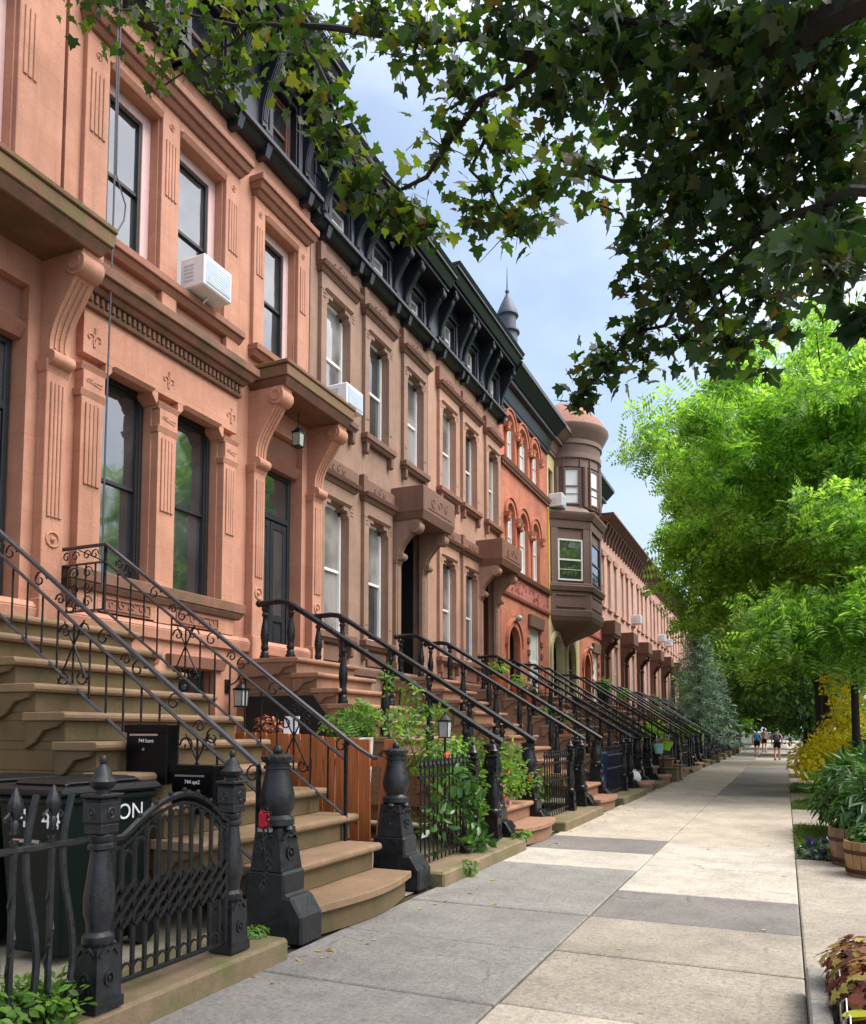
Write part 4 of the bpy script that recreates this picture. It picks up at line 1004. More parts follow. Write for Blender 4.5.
dup(c1, (-3.55, STC[3] - .76, 0), 'black cast iron railing on the near side of the stoop with flower pots')
dup(c1, (-3.55, STC[3] + .76, 0), 'black cast iron railing on the far side of the stoop with flower pots')
def plain_rail(y, label):
    r = empty('stair_railing', (-3.55, y, 0), label, 'railing', 'far stair railings')
    for off, nm, rad in ((0, 'handrail', .04), (-.8, 'bottom_bar', .02)):
        mb = MB(); mb.tube([(-7.3 + 3.55, 0, 3.5 + off), (-6.8 + 3.55, 0, 3.48 + off), (.1, 0, 1.3 + off)], rad, 6); mb.build(nm, 'iron', r, smooth=True)
    for k in range(16):
        t = (k + .5) / 16; x = -6.8 + (6.8 - 3.45) * t; z = 3.48 + (1.3 - 3.48) * t
        mb = MB(); mb.tube([(x + 3.55, 0, z), (x + 3.55, 0, z - .8)], .016, 4); mb.build('upright', 'iron', r)
    return r
pr = None
fn = ['red brick house', 'pale yellow house', 'brick house beyond the bay'] + [o + ' rose terrace house' for o in ['first', 'second', 'third', 'fourth', 'fifth', 'sixth', 'seventh', 'eighth']]
for y, l in zip(FARST, fn):
    for sg in (-1, 1):
        lab = f'black iron railing on the {SIDE[sg]} side of the {l} stoop'
        if pr is None: pr = plain_rail(y + sg * .78, lab)
        else: dup(pr, (-3.55, y + sg * .78, 0), lab)

# ------------------------------------------------------------------ newels and fence posts
def newel(x, y, label, mat='irongrey', group='cast iron stoop newels'):
    r = empty('stoop_newel', (x, y, 0), label, 'newel post', group)
    p = MB(); p.prism_y([(-.20, 0), (.35, 0), (.35, .20), (.25, .33), (.18, .33), (.18, .50), (-.20, .50)], -.155, .155); p.build('pedestal', mat, r, bevel=.018)
    d = MB(); d.tbox(-.15, .15, -.15, .15, .50, .80, -.03, -.03); d.v = [(x_ * (1.0 if z < .6 else .82) if i % 1 == 0 else x_, y_, z) for i, (x_, y_, z) in enumerate(d.v)]
    for f in range(4):
        a = f * PI / 2; cx_, sy_ = math.cos(a), math.sin(a)
        o = MB(); o.torus((.137, 0, .62), .045, .011, 'x', 12, 4); o.ball((.137, 0, .62), .02, 6, 4)
        o.tube([(.128, -.1, .72), (.135, -.05, .76), (.135, 0, .74), (.135, .05, .76), (.128, .1, .72)], .014, 4)
        o.ball((.11, 0, .79), .05, 8, 4, sz=.7)
        d.add([(q[0] * cx_ - q[1] * sy_, q[0] * sy_ + q[1] * cx_, q[2]) for q in o.v], o.f)
    d.build('die', mat, r, smooth=True)
    s = MB(); s.lathe([(.12, .80), (.145, .82), (.145, .86), (.12, .875), (.11, .89), (.135, .93), (.148, .99), (.14, 1.05), (.118, 1.13), (.10, 1.2), (.098, 1.22)], (0, 0, 0), 16); s.build('shaft', mat, r, smooth=True)
    c = MB(); c.lathe([(.098, 1.22), (.115, 1.225), (.115, 1.245), (.10, 1.25), (.10, 1.265), (.118, 1.27), (.13, 1.29), (.13, 1.315), (.10, 1.33), (.05, 1.335)], (0, 0, 0), 16)
    for k in range(12): c.ball((.125 * math.cos(k * PI / 6), .125 * math.sin(k * PI / 6), 1.303), .016, 5, 3)
    c.ball((0, 0, 1.355), .042, 8, 5); c.build('cap', mat, r, smooth=True)
    r.scale = (.89, .89, 1)
    return r
nw = newel(-3.42, STC[0] - .90, 'dark grey cast iron newel with a red reflector, near side of the mossy stoop')
dup(nw, (-3.46, STC[0] + 1.12, 0), 'dark grey cast iron newel between the mossy stoop and the picket fence')
nb = newel(-3.55, STC[1] - .80, 'black cast iron newel on the near side of the salmon house stoop', 'iron')
dup(nb, (-3.55, STC[1] + .82, 0), 'black cast iron newel on the far side of the salmon house stoop')
for k, nm in ((2, 'taupe house'), (3, 'flower pot')):
    for sg in (-1, 1): dup(nb, (-3.55, STC[k] + sg * .82, 0), f'black cast iron newel at the {SIDE[sg]} side of the {nm} stoop')
for y, l in zip(FARST, fn):
    for sg in (-1, 1): dup(nb, (-3.55, y + sg * .82, 0), f'black newel at the {SIDE[sg]} side of the {l} stoop')

def fence_post(x, y, z, label, mat, hs=1.0):
    r = empty('fence_post', (x, y, z), label, 'fence post', 'cast iron fence posts')
    b = MB(); b.tbox(-.105, .105, -.105, .105, 0, .30, -.012, -.012); b.box(-.115, .115, -.115, .115, 0, .05)
    for f in range(4):
        a = f * PI / 2; c_, s_ = math.cos(a), math.sin(a); o = MB(); o.torus((.104, 0, .15), .032, .009, 'x', 10, 4); o.ball((.104, 0, .15), .014, 6, 4)
        o.tube([(.096, -.075, .26), (.102, -.03, .30), (.102, 0, .285), (.102, .03, .30), (.096, .075, .26)], .012, 4)
        b.add([(q[0] * c_ - q[1] * s_, q[0] * s_ + q[1] * c_, q[2]) for q in o.v], o.f)
    b.build('base', mat, r, smooth=True)
    s = MB(); s.lathe([(.085, .30), (.10, .32), (.10, .35), (.075, .37), (.078, .41), (.097, .46), (.099, .53), (.085, .62), (.068, .72), (.063, .76), (.082, .77), (.082, .79), (.066, .80), (.078, .815), (.078, .835), (.066, .845)], (0, 0, 0), 14); s.build('shaft', mat, r, smooth=True)
    h = MB(); h.tbox(-.075, .075, -.075, .075, .845, .89, .0, .0); h.box(-.082, .082, -.082, .082, .90, 1.0); h.box(-.075, .075, -.075, .075, .89, .90)
    for f in range(4):
        a = f * PI / 2; c_, s_ = math.cos(a), math.sin(a); o = MB(); o.torus((.083, 0, .945), .026, .008, 'x', 10, 4); o.ball((.083, 0, .945), .012, 6, 4)
        h.add([(q[0] * c_ - q[1] * s_, q[0] * s_ + q[1] * c_, q[2]) for q in o.v], o.f)
    h.tbox(-.085, .085, -.085, .085, 1.003, 1.02, -.02, -.02); h.box(-.095, .095, -.095, .095, 1.023, 1.04); h.build('head', mat, r, bevel=.006)
    f = MB(); f.lathe([(.05, 1.04), (.05, 1.06), (.075, 1.075), (.09, 1.10), (.075, 1.115), (.06, 1.13), (.05, 1.16), (.028, 1.175), (.02, 1.185)], (0, 0, 0), 12); f.ball((0, 0, 1.205), .027, 8, 5); f.build('finial', mat, r, smooth=True)
    r.scale = (.77, .77, 1)
    return r
fp = fence_post(-3.12, 2.96, .15, 'dark grey cast iron post left of the arched iron gate, before the bins', 'irongrey')
dup(fp, (-3.18, 4.05, .15), 'dark grey cast iron post right of the arched iron gate')
fb = fence_post(-3.36, 8.72, .15, 'glossy black cast iron post at the end of the picket fence with the vine', 'iron')
dup(fb, (-3.40, 9.55, .15), 'glossy black cast iron post in front of the rose bush')
LOTS = [(STC[1] + 1.0, STC[2] - 1.0, 'taupe house'), (STC[2] + 1.0, STC[3] - 1.0, 'rosy tan house'), (STC[3] + 1.0, FARST[0] - 1.0, 'flower pot stoop')] + [(FARST[k] + 1.0, FARST[k + 1] - 1.0, fn[k]) for k in range(10)]
for a, b, nm in LOTS:
    if b - a > 1.6:
        dup(fb, (-3.40, b - .95, .15), f'black iron fence post, first of the pair after the {nm} stoop'); dup(fb, (-3.40, b - .12, .15), f'black iron fence post, second of the pair after the {nm} stoop')

# kerbs of the yards
def kerb(y0, y1, label, mat='kerb', x0=-3.62, x1=-3.03, z=.14):
    mb = MB(); mb.box(x0, x1, y0, y1, -.03, z); o = mb.build('yard_kerbstone', mat, bevel=.02)
    return tag(o, label, 'kerbstone', 'yard kerbstones')
kerb(-.5, STC[0] - 1.30, 'brown mossy stone kerb under the iron gate and nearest post')
kerb(STC[0] + 1.30, STC[1] - .98, 'brown mossy stone kerb under the picket fence and the rose bush')
for a, b, nm in LOTS: kerb(a, b, f'low stone kerb of the yard after the {nm} stoop' if 'pot' not in nm else 'low stone kerb beside the flower pot stoop', 'kerb')

# ------------------------------------------------------------------ fences and gate
def picket_fence(x, y0, y1, z0, z1, n, label, group='iron picket fences'):
    r = empty('picket_fence', (x, y0, z0), label, 'fence', group); L_ = y1 - y0; h = z1 - z0
    for zz, nm in ((.06, 'bottom_rail'), (h * .52, 'middle_rail'), (h - .22, 'top_rail')):
        mb = MB(); mb.box(-.012, .012, 0, L_, zz, zz + .028); mb.build(nm, 'iron', r)
    pm = MB(); pm.tube([(0, 0, 0), (0, 0, h - .1)], .010, 6); pm.lathe([(.012, h - .12), (.024, h - .09), (.010, h - .05), (.003, h)], (0, 0, 0), 6); me = pm.mesh('picket', 'iron')
    for k in range(n):
        o = bpy.data.objects.new('picket', me); COL.objects.link(o); o.parent = r; o.location = (0, L_ * (k + .5) / n, 0)
    mb = MB()
    for k in range(n - 1):
        yc = L_ * (k + 1) / n
        mb.torus((0, yc, h - .08), L_ / n * .42, .006, 'x', 8, 4)
    mb.build('ring_band', 'iron', r); return r
pf = picket_fence(-3.36, 7.2, 8.58, .16, 1.24, 13, 'black iron picket fence tangled with a green vine')
for a, b, nm in LOTS:
    if b - a > 1.6: picket_fence(-3.4, a + .1, b - 1.1, .16, 1.2, max(5, int((b - a - 1.2) / .13)), f'black iron picket fence of the yard after the {nm} stoop' if 'pot' not in nm else 'black iron picket fence beside the flower pot stoop')

# front-left fence: fleur spears alternating with wavy bars
r = empty('iron_fence', (-3.13, 0, .15), 'dark grey iron fence of twisted spears and wavy bars at the lower left', 'fence')
mb = MB(); mb.tube([(0, .4, .82), (0, 2.88, .82)], .017, 6); mb.build('top_rail', 'irongrey', r); mb = MB(); mb.tube([(0, .4, .10), (0, 2.88, .10)], .017, 6); mb.build('bottom_rail', 'irongrey', r)
for k in range(22):
    y = 2.78 - k * .10; mb = MB()
    if k % 2 == 0:
        mb.tube([(.02 * math.sin(t * 6.5) * .6, y + .026 * math.sin(t * 6.5), .06 + t * 1.0) for t in np.linspace(0, 1, 22)], .017, 6)
    else:
        mb.tube([(0, y, .0), (0, y, .86)], .015, 4)
        for t in range(14): 
            a = t * .8; mb.tube([(.015 * math.cos(a), y + .015 * math.sin(a), .12 + t * .035), (.015 * math.cos(a + .8), y + .015 * math.sin(a + .8), .155 + t * .035)], .007, 4)
        mb.torus((0, y, .86), .014, .008, 'z', 8, 4); mb.torus((0, y, .90), .014, .008, 'z', 8, 4)
        mb.lathe([(.012, .90), (.02, .94), (.012, .955), (.022, .98), (.036, 1.01), (.03, 1.04), (.008, 1.09), (.003, 1.1)], (0, y, 0), 7)
        for sg in (-1, 1): mb.tube([(0, y, .945), (0, y + sg * .032, .985), (0, y + sg * .05, .965), (0, y + sg * .04, .95)], .009, 5)
    mb.build('spear' if k % 2 else 'wavy_bar', 'irongrey', r, smooth=True)

# arched gate
r = empty('iron_gate', (-3.15, 3.07, .15), 'arched black iron gate with a diamond lattice band, between the two grey posts', 'gate')
W_ = .90
def arch_z(t):
    t = t ** 1.2; return .80 + .19 * math.sin(PI * min(1, max(0, (t - .05) / .9))) ** .8
f = MB()
f.tube([(0, 0, .05), (0, 0, .82)], .018, 6); f.tube([(0, W_, .05), (0, W_, .82)], .018, 6); f.tube([(0, 0, .07), (0, W_, .07)], .016, 6)
f.tube([(0, W_ * t, arch_z(t)) for t in np.linspace(0, 1, 17)], .02, 6); f.tube([(0, W_ * t, arch_z(t) - .05) for t in np.linspace(0, 1, 17)], .011, 5)
for t in np.linspace(.2, .95, 7): f.ball((0, W_ * t, arch_z(t) + .024), .016, 6, 4)
f.build('frame', 'iron', r, smooth=True)
n = 10
for k in range(n):
    y = W_ * (k + .7) / (n + .4); mb = MB(); mb.box(-.008, .008, y - .0105, y + .0105, .08, arch_z(y / W_) - .06); mb.build('picket', 'iron', r)
mb = MB()
for k in range(n):
    y = W_ * (k + .7) / (n + .4); dy = W_ / (n + .4)
    if k < n - 1:
        mb.tube([(.0, y + dy * .5 - dy * .5 * math.cos(PI * q / 6), arch_z(y / W_) - .15 + .08 * math.sin(PI * q / 6)) for q in range(7)], .009, 4)
        mb.tube([(.0, y + dy * .5 - dy * .5 * math.cos(PI * q / 6), .10 + .05 * math.sin(PI * q / 6)) for q in range(7)], .009, 4)
mb.build('picket_arches', 'iron', r)
mb = MB()
for k in range(-3, n + 1):
    y = W_ * (k + .7) / (n + .4); dy = W_ / (n + .4)
    for sg in (1, -1):
        a, b = (y, y + 3 * dy) if sg > 0 else (y + 3 * dy, y)
        za, zb = .34, .58
        A_, B_ = Vector((.012 * sg, a, za)), Vector((.012 * sg, b, zb))
        ts = sorted([max(0, min(1, (0 - a) / (b - a))), max(0, min(1, (W_ - a) / (b - a)))])
        if ts[1] - ts[0] > .05: 
            p, q = A_.lerp(B_, ts[0]), A_.lerp(B_, ts[1]); nn = Vector((0, -(q - p).z, (q - p).y)).normalized() * .011
            mb.add([tuple(p - nn), tuple(q - nn), tuple(q + nn), tuple(p + nn), *[tuple(w + Vector((.006, 0, 0))) for w in (p - nn, q - nn, q + nn, p + nn)]], [(3, 2, 1, 0), (4, 5, 6, 7), (0, 1, 5, 4), (1, 2, 6, 5), (2, 3, 7, 6), (3, 0, 4, 7)])
mb.build('lattice', 'iron', r)

# ------------------------------------------------------------------ things in the near yard
def bin_(x0, y0, label, w=.62, d=.80, h=1.12):
    r = empty('wheelie_bin', (x0 + w / 2, y0 + d / 2, 0), label, 'bin', 'dark green wheelie bins')
    b = MB(); b.tbox(-w / 2 + .08, w / 2 - .08, -d / 2 + .07, d / 2 - .07, .06, h - .06, .07, .07); b.v = [(x - (.07 if z > .5 and x < 0 else 0), y, z) for x, y, z in b.v]
    b.box(-w / 2 - .015, w / 2 + .015, -d / 2 - .015, d / 2 + .015, h - .1, h - .04); b.build('body', 'bin', r, bevel=.02)
    l = MB(); l.tbox(-w / 2 - .04, w / 2 + .04, -d / 2 - .04, d / 2 + .04, h - .035, h + .02, -.02, -.02); l.tbox(-w / 2 + .06, w / 2 - .06, -d / 2 + .06, d / 2 - .06, h + .023, h + .06, -.03, -.05); l.build('lid', 'binlid', r, bevel=.02)
    hn = MB(); hn.tube([(-w / 2 + .1, d / 2 + .05, h - .05), (w / 2 - .1, d / 2 + .05, h - .05)], .018, 6); hn.build('handle', 'binlid', r)
    for sx in (-1, 1):
        wv = MB(); wv.lathe([(.02, -.03), (.11, -.03), (.11, .03), (.02, .03)], (0, 0, 0), 14); o = wv.build('wheel', 'binlid', r); o.location = (sx * (w / 2 - .03), d / 2 - .08, .115); o.rotation_euler = (0, PI / 2, 0)
    g = MB(); g.box(-.14, .10, -d / 2 - .004, -d / 2 + .02, h - .34, h - .32); g.build('label_strip', 'steel', r)
    return r
b2 = bin_(-4.80, 3.66, 'dark green wheelie bin lettered ON, right behind the left gate post')
b1 = dup(b2, (-5.40, 4.0, 0), 'dark green wheelie bin at the left edge, partly hidden by the fence spears'); b1.location = (-4.49 - .74, 4.02, 0)
RX = Matrix.Rotation(PI / 2, 4, 'X')
RXZ = Matrix.Rotation(PI / 2, 4, 'Z') @ RX
text('lettering', '44', .17, 'ink', b2, Matrix.Translation((.20, -.402, .93)) @ RX)
text('lettering', 'ON', .15, 'ink', b2, Matrix.Translation((.302, .17, .94)) @ RXZ)
text('lettering', 'H', .17, 'ink', b2, Matrix.Translation((-.08, -.402, .93)) @ RX)
text('lettering', 'X', .17, 'ink', b1, Matrix.Translation((.12, -.402, .93)) @ RX)

def mailbox(xa, xb, y, z0, z1, label, txt):
    w = xb - xa; r = empty('mailbox', ((xa + xb) / 2, y, z0), label, 'mailbox', 'black mailboxes on the railing'); h = z1 - z0
    b = MB(); b.box(-w / 2, w / 2, -.13, 0, 0, h); b.build('body', 'mail', r, bevel=.012)
    f = MB(); f.tbox(-w / 2 - .008, w / 2 + .008, -.145, .0, h - .06, h + .004, 0, 0); f.build('flap', 'mail', r, bevel=.006)
    s = MB(); s.box(-w * .4, w * .28, -.134, -.128, h - .085, h - .07); s.build('slot', 'steel', r)
    k = MB(); k.tube([(-.02, -.13, h - .19), (-.02, -.14, h - .19)], .012, 8); k.build('lock', 'steel', r)
    text('lettering', txt, .042, 'ink', r, Matrix.Translation((-.0, -.132, h - .125)) @ RX)
    return r
pa, pb = at(127, 725, 4.78), at(167, 785, 4.78); pc, pd = at(174, 765, 4.80), at(216, 815, 4.80)
mailbox(pa.x, pb.x, 4.9, pb.z, pa.z, 'black mailbox reading 744 bsmt, the upper left of the two on the railing', '744 bsmt')
mailbox(pc.x, pd.x, 4.9, pd.z, pc.z, 'black mailbox reading 744 apt2, the lower right of the two on the railing', '744 apt2')

# red reflector and chain on the near newel
p = at(264, 820, 4.72)
r = empty('bicycle_reflector', p, 'red rear reflector tied to the nearest grey newel', 'reflector'); mb = MB(); mb.box(-.045, .045, -.02, .02, -.065, .065); mb.build('lens', 'red', r, bevel=.018); mb = MB(); mb.box(-.055, .055, .0, .03, -.085, -.06); mb.box(-.02, .02, .02, .1, -.01, .02); mb.build('bracket', 'steel', r)
mb = MB(); rr = random.Random(2)
for k in range(16):
    a = k * .42; mb.torus((-3.34 + .012 * (k % 2) , STC[0] - 1.16 + .05 * math.sin(a * 1.7), .95 - k * .035), .022, .007, 'x' if k % 2 else 'y', 8, 4)
tag(mb.build('lock_chain', 'iron', smooth=True), 'black lock chain hanging down the nearest grey newel', 'chain')

# cedar fence beside the mossy stoop
r = empty('cedar_fence', (-3.6, 6.93, 0), 'orange stained cedar plank fence along the mossy stoop', 'fence')
x = 0.0; k = 0; rr = random.Random(4)
while x > -2.35:
    w = .135; zt = 1.42 + .045 * (-x) + rr.uniform(-.01, .01)
    mb = MB(); mb.box(x - w, x - .012, -.012, .012, .12, zt); mb.tube([(x - w * .5, -.0125, .3), (x - w * .5, -.014, .3)], .006, 6); mb.tube([(x - w * .5, -.0125, 1.19), (x - w * .5, -.014, 1.19)], .006, 6); o = mb.build('plank', 'cedar', r, bevel=.004)
    if k < 2: o.rotation_euler = (R(-1 + 2 * k), R(5 - 5 * k), 0)
    x -= w + .004; k += 1
mb = MB(); mb.box(-2.3, -.02, .013, .05, .35, .43); mb.build('rail', 'cedar', r); mb = MB(); mb.box(-2.3, -.02, .013, .05, 1.15, 1.23); mb.build('rail', 'cedar', r)
k = MB(); k.ball((-.3, -.03, .62), .025, 8, 5); k.build('knob', 'brass', r, smooth=True)

# table with a rusty brown plant and a white card behind the cedar fence
pt = at(262, 727, 7.5)
r = empty('garden_table', (pt.x + .05, 7.55, 0), 'white topped table behind the cedar fence, under the salmon house stoop', 'table')
mb = MB(); mb.box(-.55, .45, -.2, .2, 1.40, 1.43); mb.build('table_top', 'white', r)
for sx in (-.5, .4):
    for sy in (-.16, .16): mb = MB(); mb.box(sx - .02, sx + .02, sy - .02, sy + .02, 0, 1.40); mb.build('leg', 'white', r)
pc = at(290, 719, 7.5)
r = empty('white_card', (pc.x, 7.52, 1.432), 'white printed card propped on the table behind the cedar fence', 'card'); mb = MB(); mb.box(-.10, .10, -.004, .004, 0, .235); o = mb.build('sheet', 'ink', r); o.rotation_euler = (R(-6), 0, 0)
mb = MB()
for kk in range(6): mb.box(-.08, .02 + .05 * (kk % 2), -.0065, -.0055, .06 + kk * .025, .066 + kk * .025)
mb.box(.05, .075, -.0065, -.0055, .06, .11); o = mb.build('print', 'grill', r); o.rotation_euler = (R(-6), 0, 0)

def lantern(loc, label, hang=False, pole=0, s=1.0):
    r = empty('lantern', loc, label, 'lantern')
    f = MB(); w = .075 * s
    for sx in (-1, 1):
        for sy in (-1, 1): f.tube([(sx * w, sy * w, 0), (sx * w * 1.15, sy * w * 1.15, .26 * s)], .009 * s, 4)
    f.box(-w - .012, w + .012, -w - .012, w + .012, -.02 * s, 0); f.tbox(-w * 1.3, w * 1.3, -w * 1.3, w * 1.3, .26 * s, .29 * s, 0, 0); f.lathe([(w * 1.5, .29 * s), (w * .8, .35 * s), (w * .3, .38 * s), (w * .25, .42 * s), (.004, .44 * s)], (0, 0, 0), 8, rot=PI / 4)
    f.build('frame', 'iron', r)
    g = MB(); g.tbox(-w * .92, w * .92, -w * .92, w * .92, .004, .256 * s, .01, .01); g.build('glass', 'lampglass', r)
    if pole: p = MB(); p.tube([(0, 0, -pole), (0, 0, -.02 * s)], .016, 6); p.build('pole', 'iron', r)
    if hang: p = MB(); p.tube([(0, 0, .43 * s), (0, 0, .43 * s + hang)], .008, 5); p.build('rod', 'iron', r)
    return r
p = at(445, 737, 8.95); lantern((p.x, 8.95, p.z), 'black garden lantern on a pole among the roses', pole=p.z, s=.72)
p = at(238, 692, 9.3); 
r = lantern((-7.36, 9.55, 1.87), 'black framed wall lantern beside the salmon house cellar window', s=.9); mb = MB(); mb.tube([(-.24, 0, .30), (-.1, 0, .36), (0, 0, .48)], .012, 5); mb.box(-.27, -.24, -.05, .05, .2, .4); mb.build('wall_arm', 'iron', r)
lantern((-7.35, 10.95, 6.28), 'white glass lantern hanging under the salmon house door hood', hang=.2, s=.85)

# air conditioners
ac_unit(None, 8.72, XW + .02, 7.74, 'white air conditioner in the upper window of the salmon house', .60, .46, .44)
ac_unit(None, 12.75, XW + .0, 7.57, 'white air conditioner in the upper window of the taupe house', .62, .44, .42)
ac_unit(None, 28.1, XW, 9.72, 'white air conditioner beside the round turret of the yellow house', .55, .5, .5)
for k, (hn, off) in enumerate(((1, 3.67), (3, 3.67), (4, 2.1))):
    ac_unit(None, FARY[hn] + off, XW, 7.5, f'small white air conditioner on the {["second","","fourth","fifth"][hn-1]} rose terrace house', .6, .5, .5)
# cables down the salmon facade
mb = MB()
mb.tube([(XW + .30, 6.92 + .01 * math.sin(z), z) for z in np.linspace(13.0, 3.2, 24)], .012, 5)
mb.tube([(XW + .30, 7.0 - .0 * z + .05 * math.sin(z * .5), z) for z in np.linspace(13.0, 8.4, 10)] + [(XW + .3, 7.12, 8.1), (XW + .3, 7.1, 7.9), (XW + .3, 6.98, 7.65), (XW + .3, 6.94, 7.4)], .010, 5)
tag(mb.build('utility_cable', 'cable', smooth=True), 'grey utility cables hanging down the salmon house front', 'cable')

# ------------------------------------------------------------------ foliage
SHAPES = {}
def _maple():
    pts = [(0, -.02), (.18, -.12), (.40, -.18), (.36, .03), (.68, .22), (.48, .33), (.33, .36), (.33, .50), (.30, .62), (.16, .70), (0, 1.05)]
    P = pts + [(-x, y) for x, y in reversed(pts[1:-1])]
    v = [(0, .2, -.05)] + [(x, y, -.34 * (abs(x) ** 1.4) - .30 * max(0, y - .25) ** 2 + .10 * (abs(x) > .5)) for x, y in P]
    return np.array(v, float) - np.array([0, .0, 0]), [(0, i + 1, (i + 1) % len(P) + 1) for i in range(len(P))]
SHAPES['maple'] = _maple()
SHAPES['oval'] = (np.array([(0, 0, 0), (.22, .3, .05), (.24, .6, .04), (0, 1, -.06), (-.24, .6, .04), (-.22, .3, .05)], float), [(0, 1, 2, 3), (0, 3, 4, 5)])
SHAPES['lance'] = (np.array([(0, 0, 0), (.10, .35, .04), (.09, .65, .02), (0, 1, -.12), (-.09, .65, .02), (-.10, .35, .04)], float), [(0, 1, 2, 3), (0, 3, 4, 5)])
SHAPES['round'] = (np.array([(0, 0, 0), (.32, .1, .06), (.5, .42, .08), (.40, .8, .03), (.12, .92, 0), (-.12, .95, 0), (-.42, .78, .03), (-.5, .4, .08), (-.3, .1, .06), (0, .45, -.02)], float), [(9, i, (i + 1) % 9) for i in range(9)])
def _frond(n=5, l=.16):
    v = []; f = []
    for k in range(n):
        y = .1 + .85 * k / n; L_ = .30 * math.sin(PI * (.25 + .65 * k / n)) + .06
        for sg in (-1, 1):
            o = len(v); z = -.25 * (y - .3) ** 2
            v += [(0, y, z), (sg * L_ * .5, y + .085, z + .02), (sg * L_, y + .07, z - .06), (sg * L_ * .55, y - .05, z)]; f.append((o, o + 1, o + 2, o + 3) if sg > 0 else (o + 3, o + 2, o + 1, o))
    return np.array(v, float), f
SHAPES['frond'] = _frond()
SHAPES['blade'] = (np.array([(-.035, 0, 0), (.035, 0, 0), (.02, .6, .1), (0, 1, .3), (-.02, .6, .1)], float), [(0, 1, 2, 3, 4)])
SHAPES['needle'] = (np.array([(-.05, 0, 0), (.05, 0, 0), (.06, .6, .0), (0, 1, -.05), (-.06, .6, 0)], float), [(0, 1, 2, 3, 4)])

def leaves(name, pts, size, shape, mat, parent=None, seed=1, droop=.3, up=.6, out=None, jitter=.35, loc=None):
    """one foliage mesh: a leaf of the given shape at each point. up: how much leaves face the sky, droop: how far tips hang, out: tips point away from these centres"""
    rg = np.random.default_rng(seed); pts = np.asarray(pts, float); n = len(pts)
    V, F = SHAPES[shape]; m = len(V)
    nrm = rg.normal(size=(n, 3)) * (1 - up) + np.array([0, 0, 1.0]) * up; nrm /= np.linalg.norm(nrm, axis=1)[:, None]
    d = rg.normal(size=(n, 3))
    if out is not None: d = d * .5 + out / (np.linalg.norm(out, axis=1)[:, None] + 1e-6)
    d[:, 2] -= droop
    d -= nrm * (d * nrm).sum(1)[:, None]; d /= (np.linalg.norm(d, axis=1)[:, None] + 1e-9)
    s = np.cross(d, nrm)
    sz = size * (1 + jitter * rg.uniform(-1, 1, n))
    P = pts[:, None, :] + sz[:, None, None] * (V[None, :, 0, None] * s[:, None, :] + V[None, :, 1, None] * d[:, None, :] + V[None, :, 2, None] * nrm[:, None, :])
    me = bpy.data.meshes.new(name); me.vertices.add(n * m); me.vertices.foreach_set('co', P.reshape(-1))
    lens = [len(f) for f in F]; flat = np.array([i for f in F for i in f]); nl = len(flat)
    idx = (flat[None, :] + (np.arange(n) * m)[:, None]).reshape(-1)
    me.loops.add(n * nl); me.loops.foreach_set('vertex_index', idx.astype(np.int32))
    starts = np.concatenate([[0], np.cumsum(lens)[:-1]]); st = (starts[None, :] + (np.arange(n) * nl)[:, None]).reshape(-1)
    me.polygons.add(n * len(F)); me.polygons.foreach_set('loop_start', st.astype(np.int32))
    me.materials.append(M[mat]); me.update(calc_edges=True); me.validate()
    o = bpy.data.objects.new(name, me); COL.objects.link(o)
    if parent is not None: o.parent = parent
    if loc: o.location = loc
    return o

def blob(rg, c, r, n, shell=.5):
    """points in an ellipsoid, denser near its surface"""
    v = rg.normal(size=(n, 3)); v /= np.linalg.norm(v, axis=1)[:, None]
    t = shell + (1 - shell) * rg.random(n); t = np.where(rg.random(n) < .3, rg.random(n), t)
    return np.asarray(c) + v * t[:, None] * np.asarray(r), v

def tree(name, loc, label, cat, h_trunk, r_trunk, crown_c, crown_r, n_clump, per, size, leaf, bark, shape='frond', seed=1, clump=.9, group=None, up=.55, droop=.35, flat=.5, lean=(0, 0), lowcut=-1.0, skip=None, extra=()):
    rg = np.random.default_rng(seed); r = empty(name, loc, label, cat, group)
    cc = np.array(crown_c, float); cr = np.array(crown_r, float)
    mb = MB(); top = (cc[0] * .5, cc[1] * .5, h_trunk)
    path = [(0, 0, -.1), (lean[0] * .3, lean[1] * .3, h_trunk * .35), (lean[0] * .7, lean[1] * .7, h_trunk * .7), (top[0], top[1], h_trunk), (cc[0] * .8, cc[1] * .8, cc[2]), (cc[0], cc[1], cc[2] + cr[2] * .7)]
    mb.tube(path, [r_trunk * 1.25, r_trunk, r_trunk * .92, r_trunk * .8, r_trunk * .45, .03], 9); mb.build('trunk', bark, r, smooth=True)
    C = []
    while len(C) < n_clump:
        v = rg.normal(size=3); v /= np.linalg.norm(v); t = rg.random() ** .45
        if v[2] < lowcut or (skip and skip(cc + v * cr * t)): continue
        C.append(cc + v * cr * t)
    for ec, er, en in extra:
        C.extend(np.array(ec) + rg.uniform(-1, 1, 3) * np.array(er) for _ in range(en))
    C = np.array(C)
    for k in range(min(11, n_clump)):
        e = C[int(k * n_clump / 11) % n_clump]; s = np.array(path[3]) + (np.array(path[5]) - np.array(path[3])) * (.7 * rg.random())
        mid = (s * .5 + e * .5) + np.array([0, 0, .5 + .3 * rg.random()])
        b = MB(); b.tube([tuple(s), tuple(mid), tuple(e)], [r_trunk * .42, r_trunk * .25, .015], 6); b.build('limb', bark, r, smooth=True)
    P = []; O = []
    for c in C:
        s = clump * (.6 + .8 * rg.random()); p, v = blob(rg, c, (s, s, s * flat), per, .3); P.append(p); O.append(v + (c - cc)[None, :] / np.linalg.norm(cr) * 1.2)
    leaves('crown', np.concatenate(P), size, shape, leaf, r, seed, droop, up, np.concatenate(O))
    return r

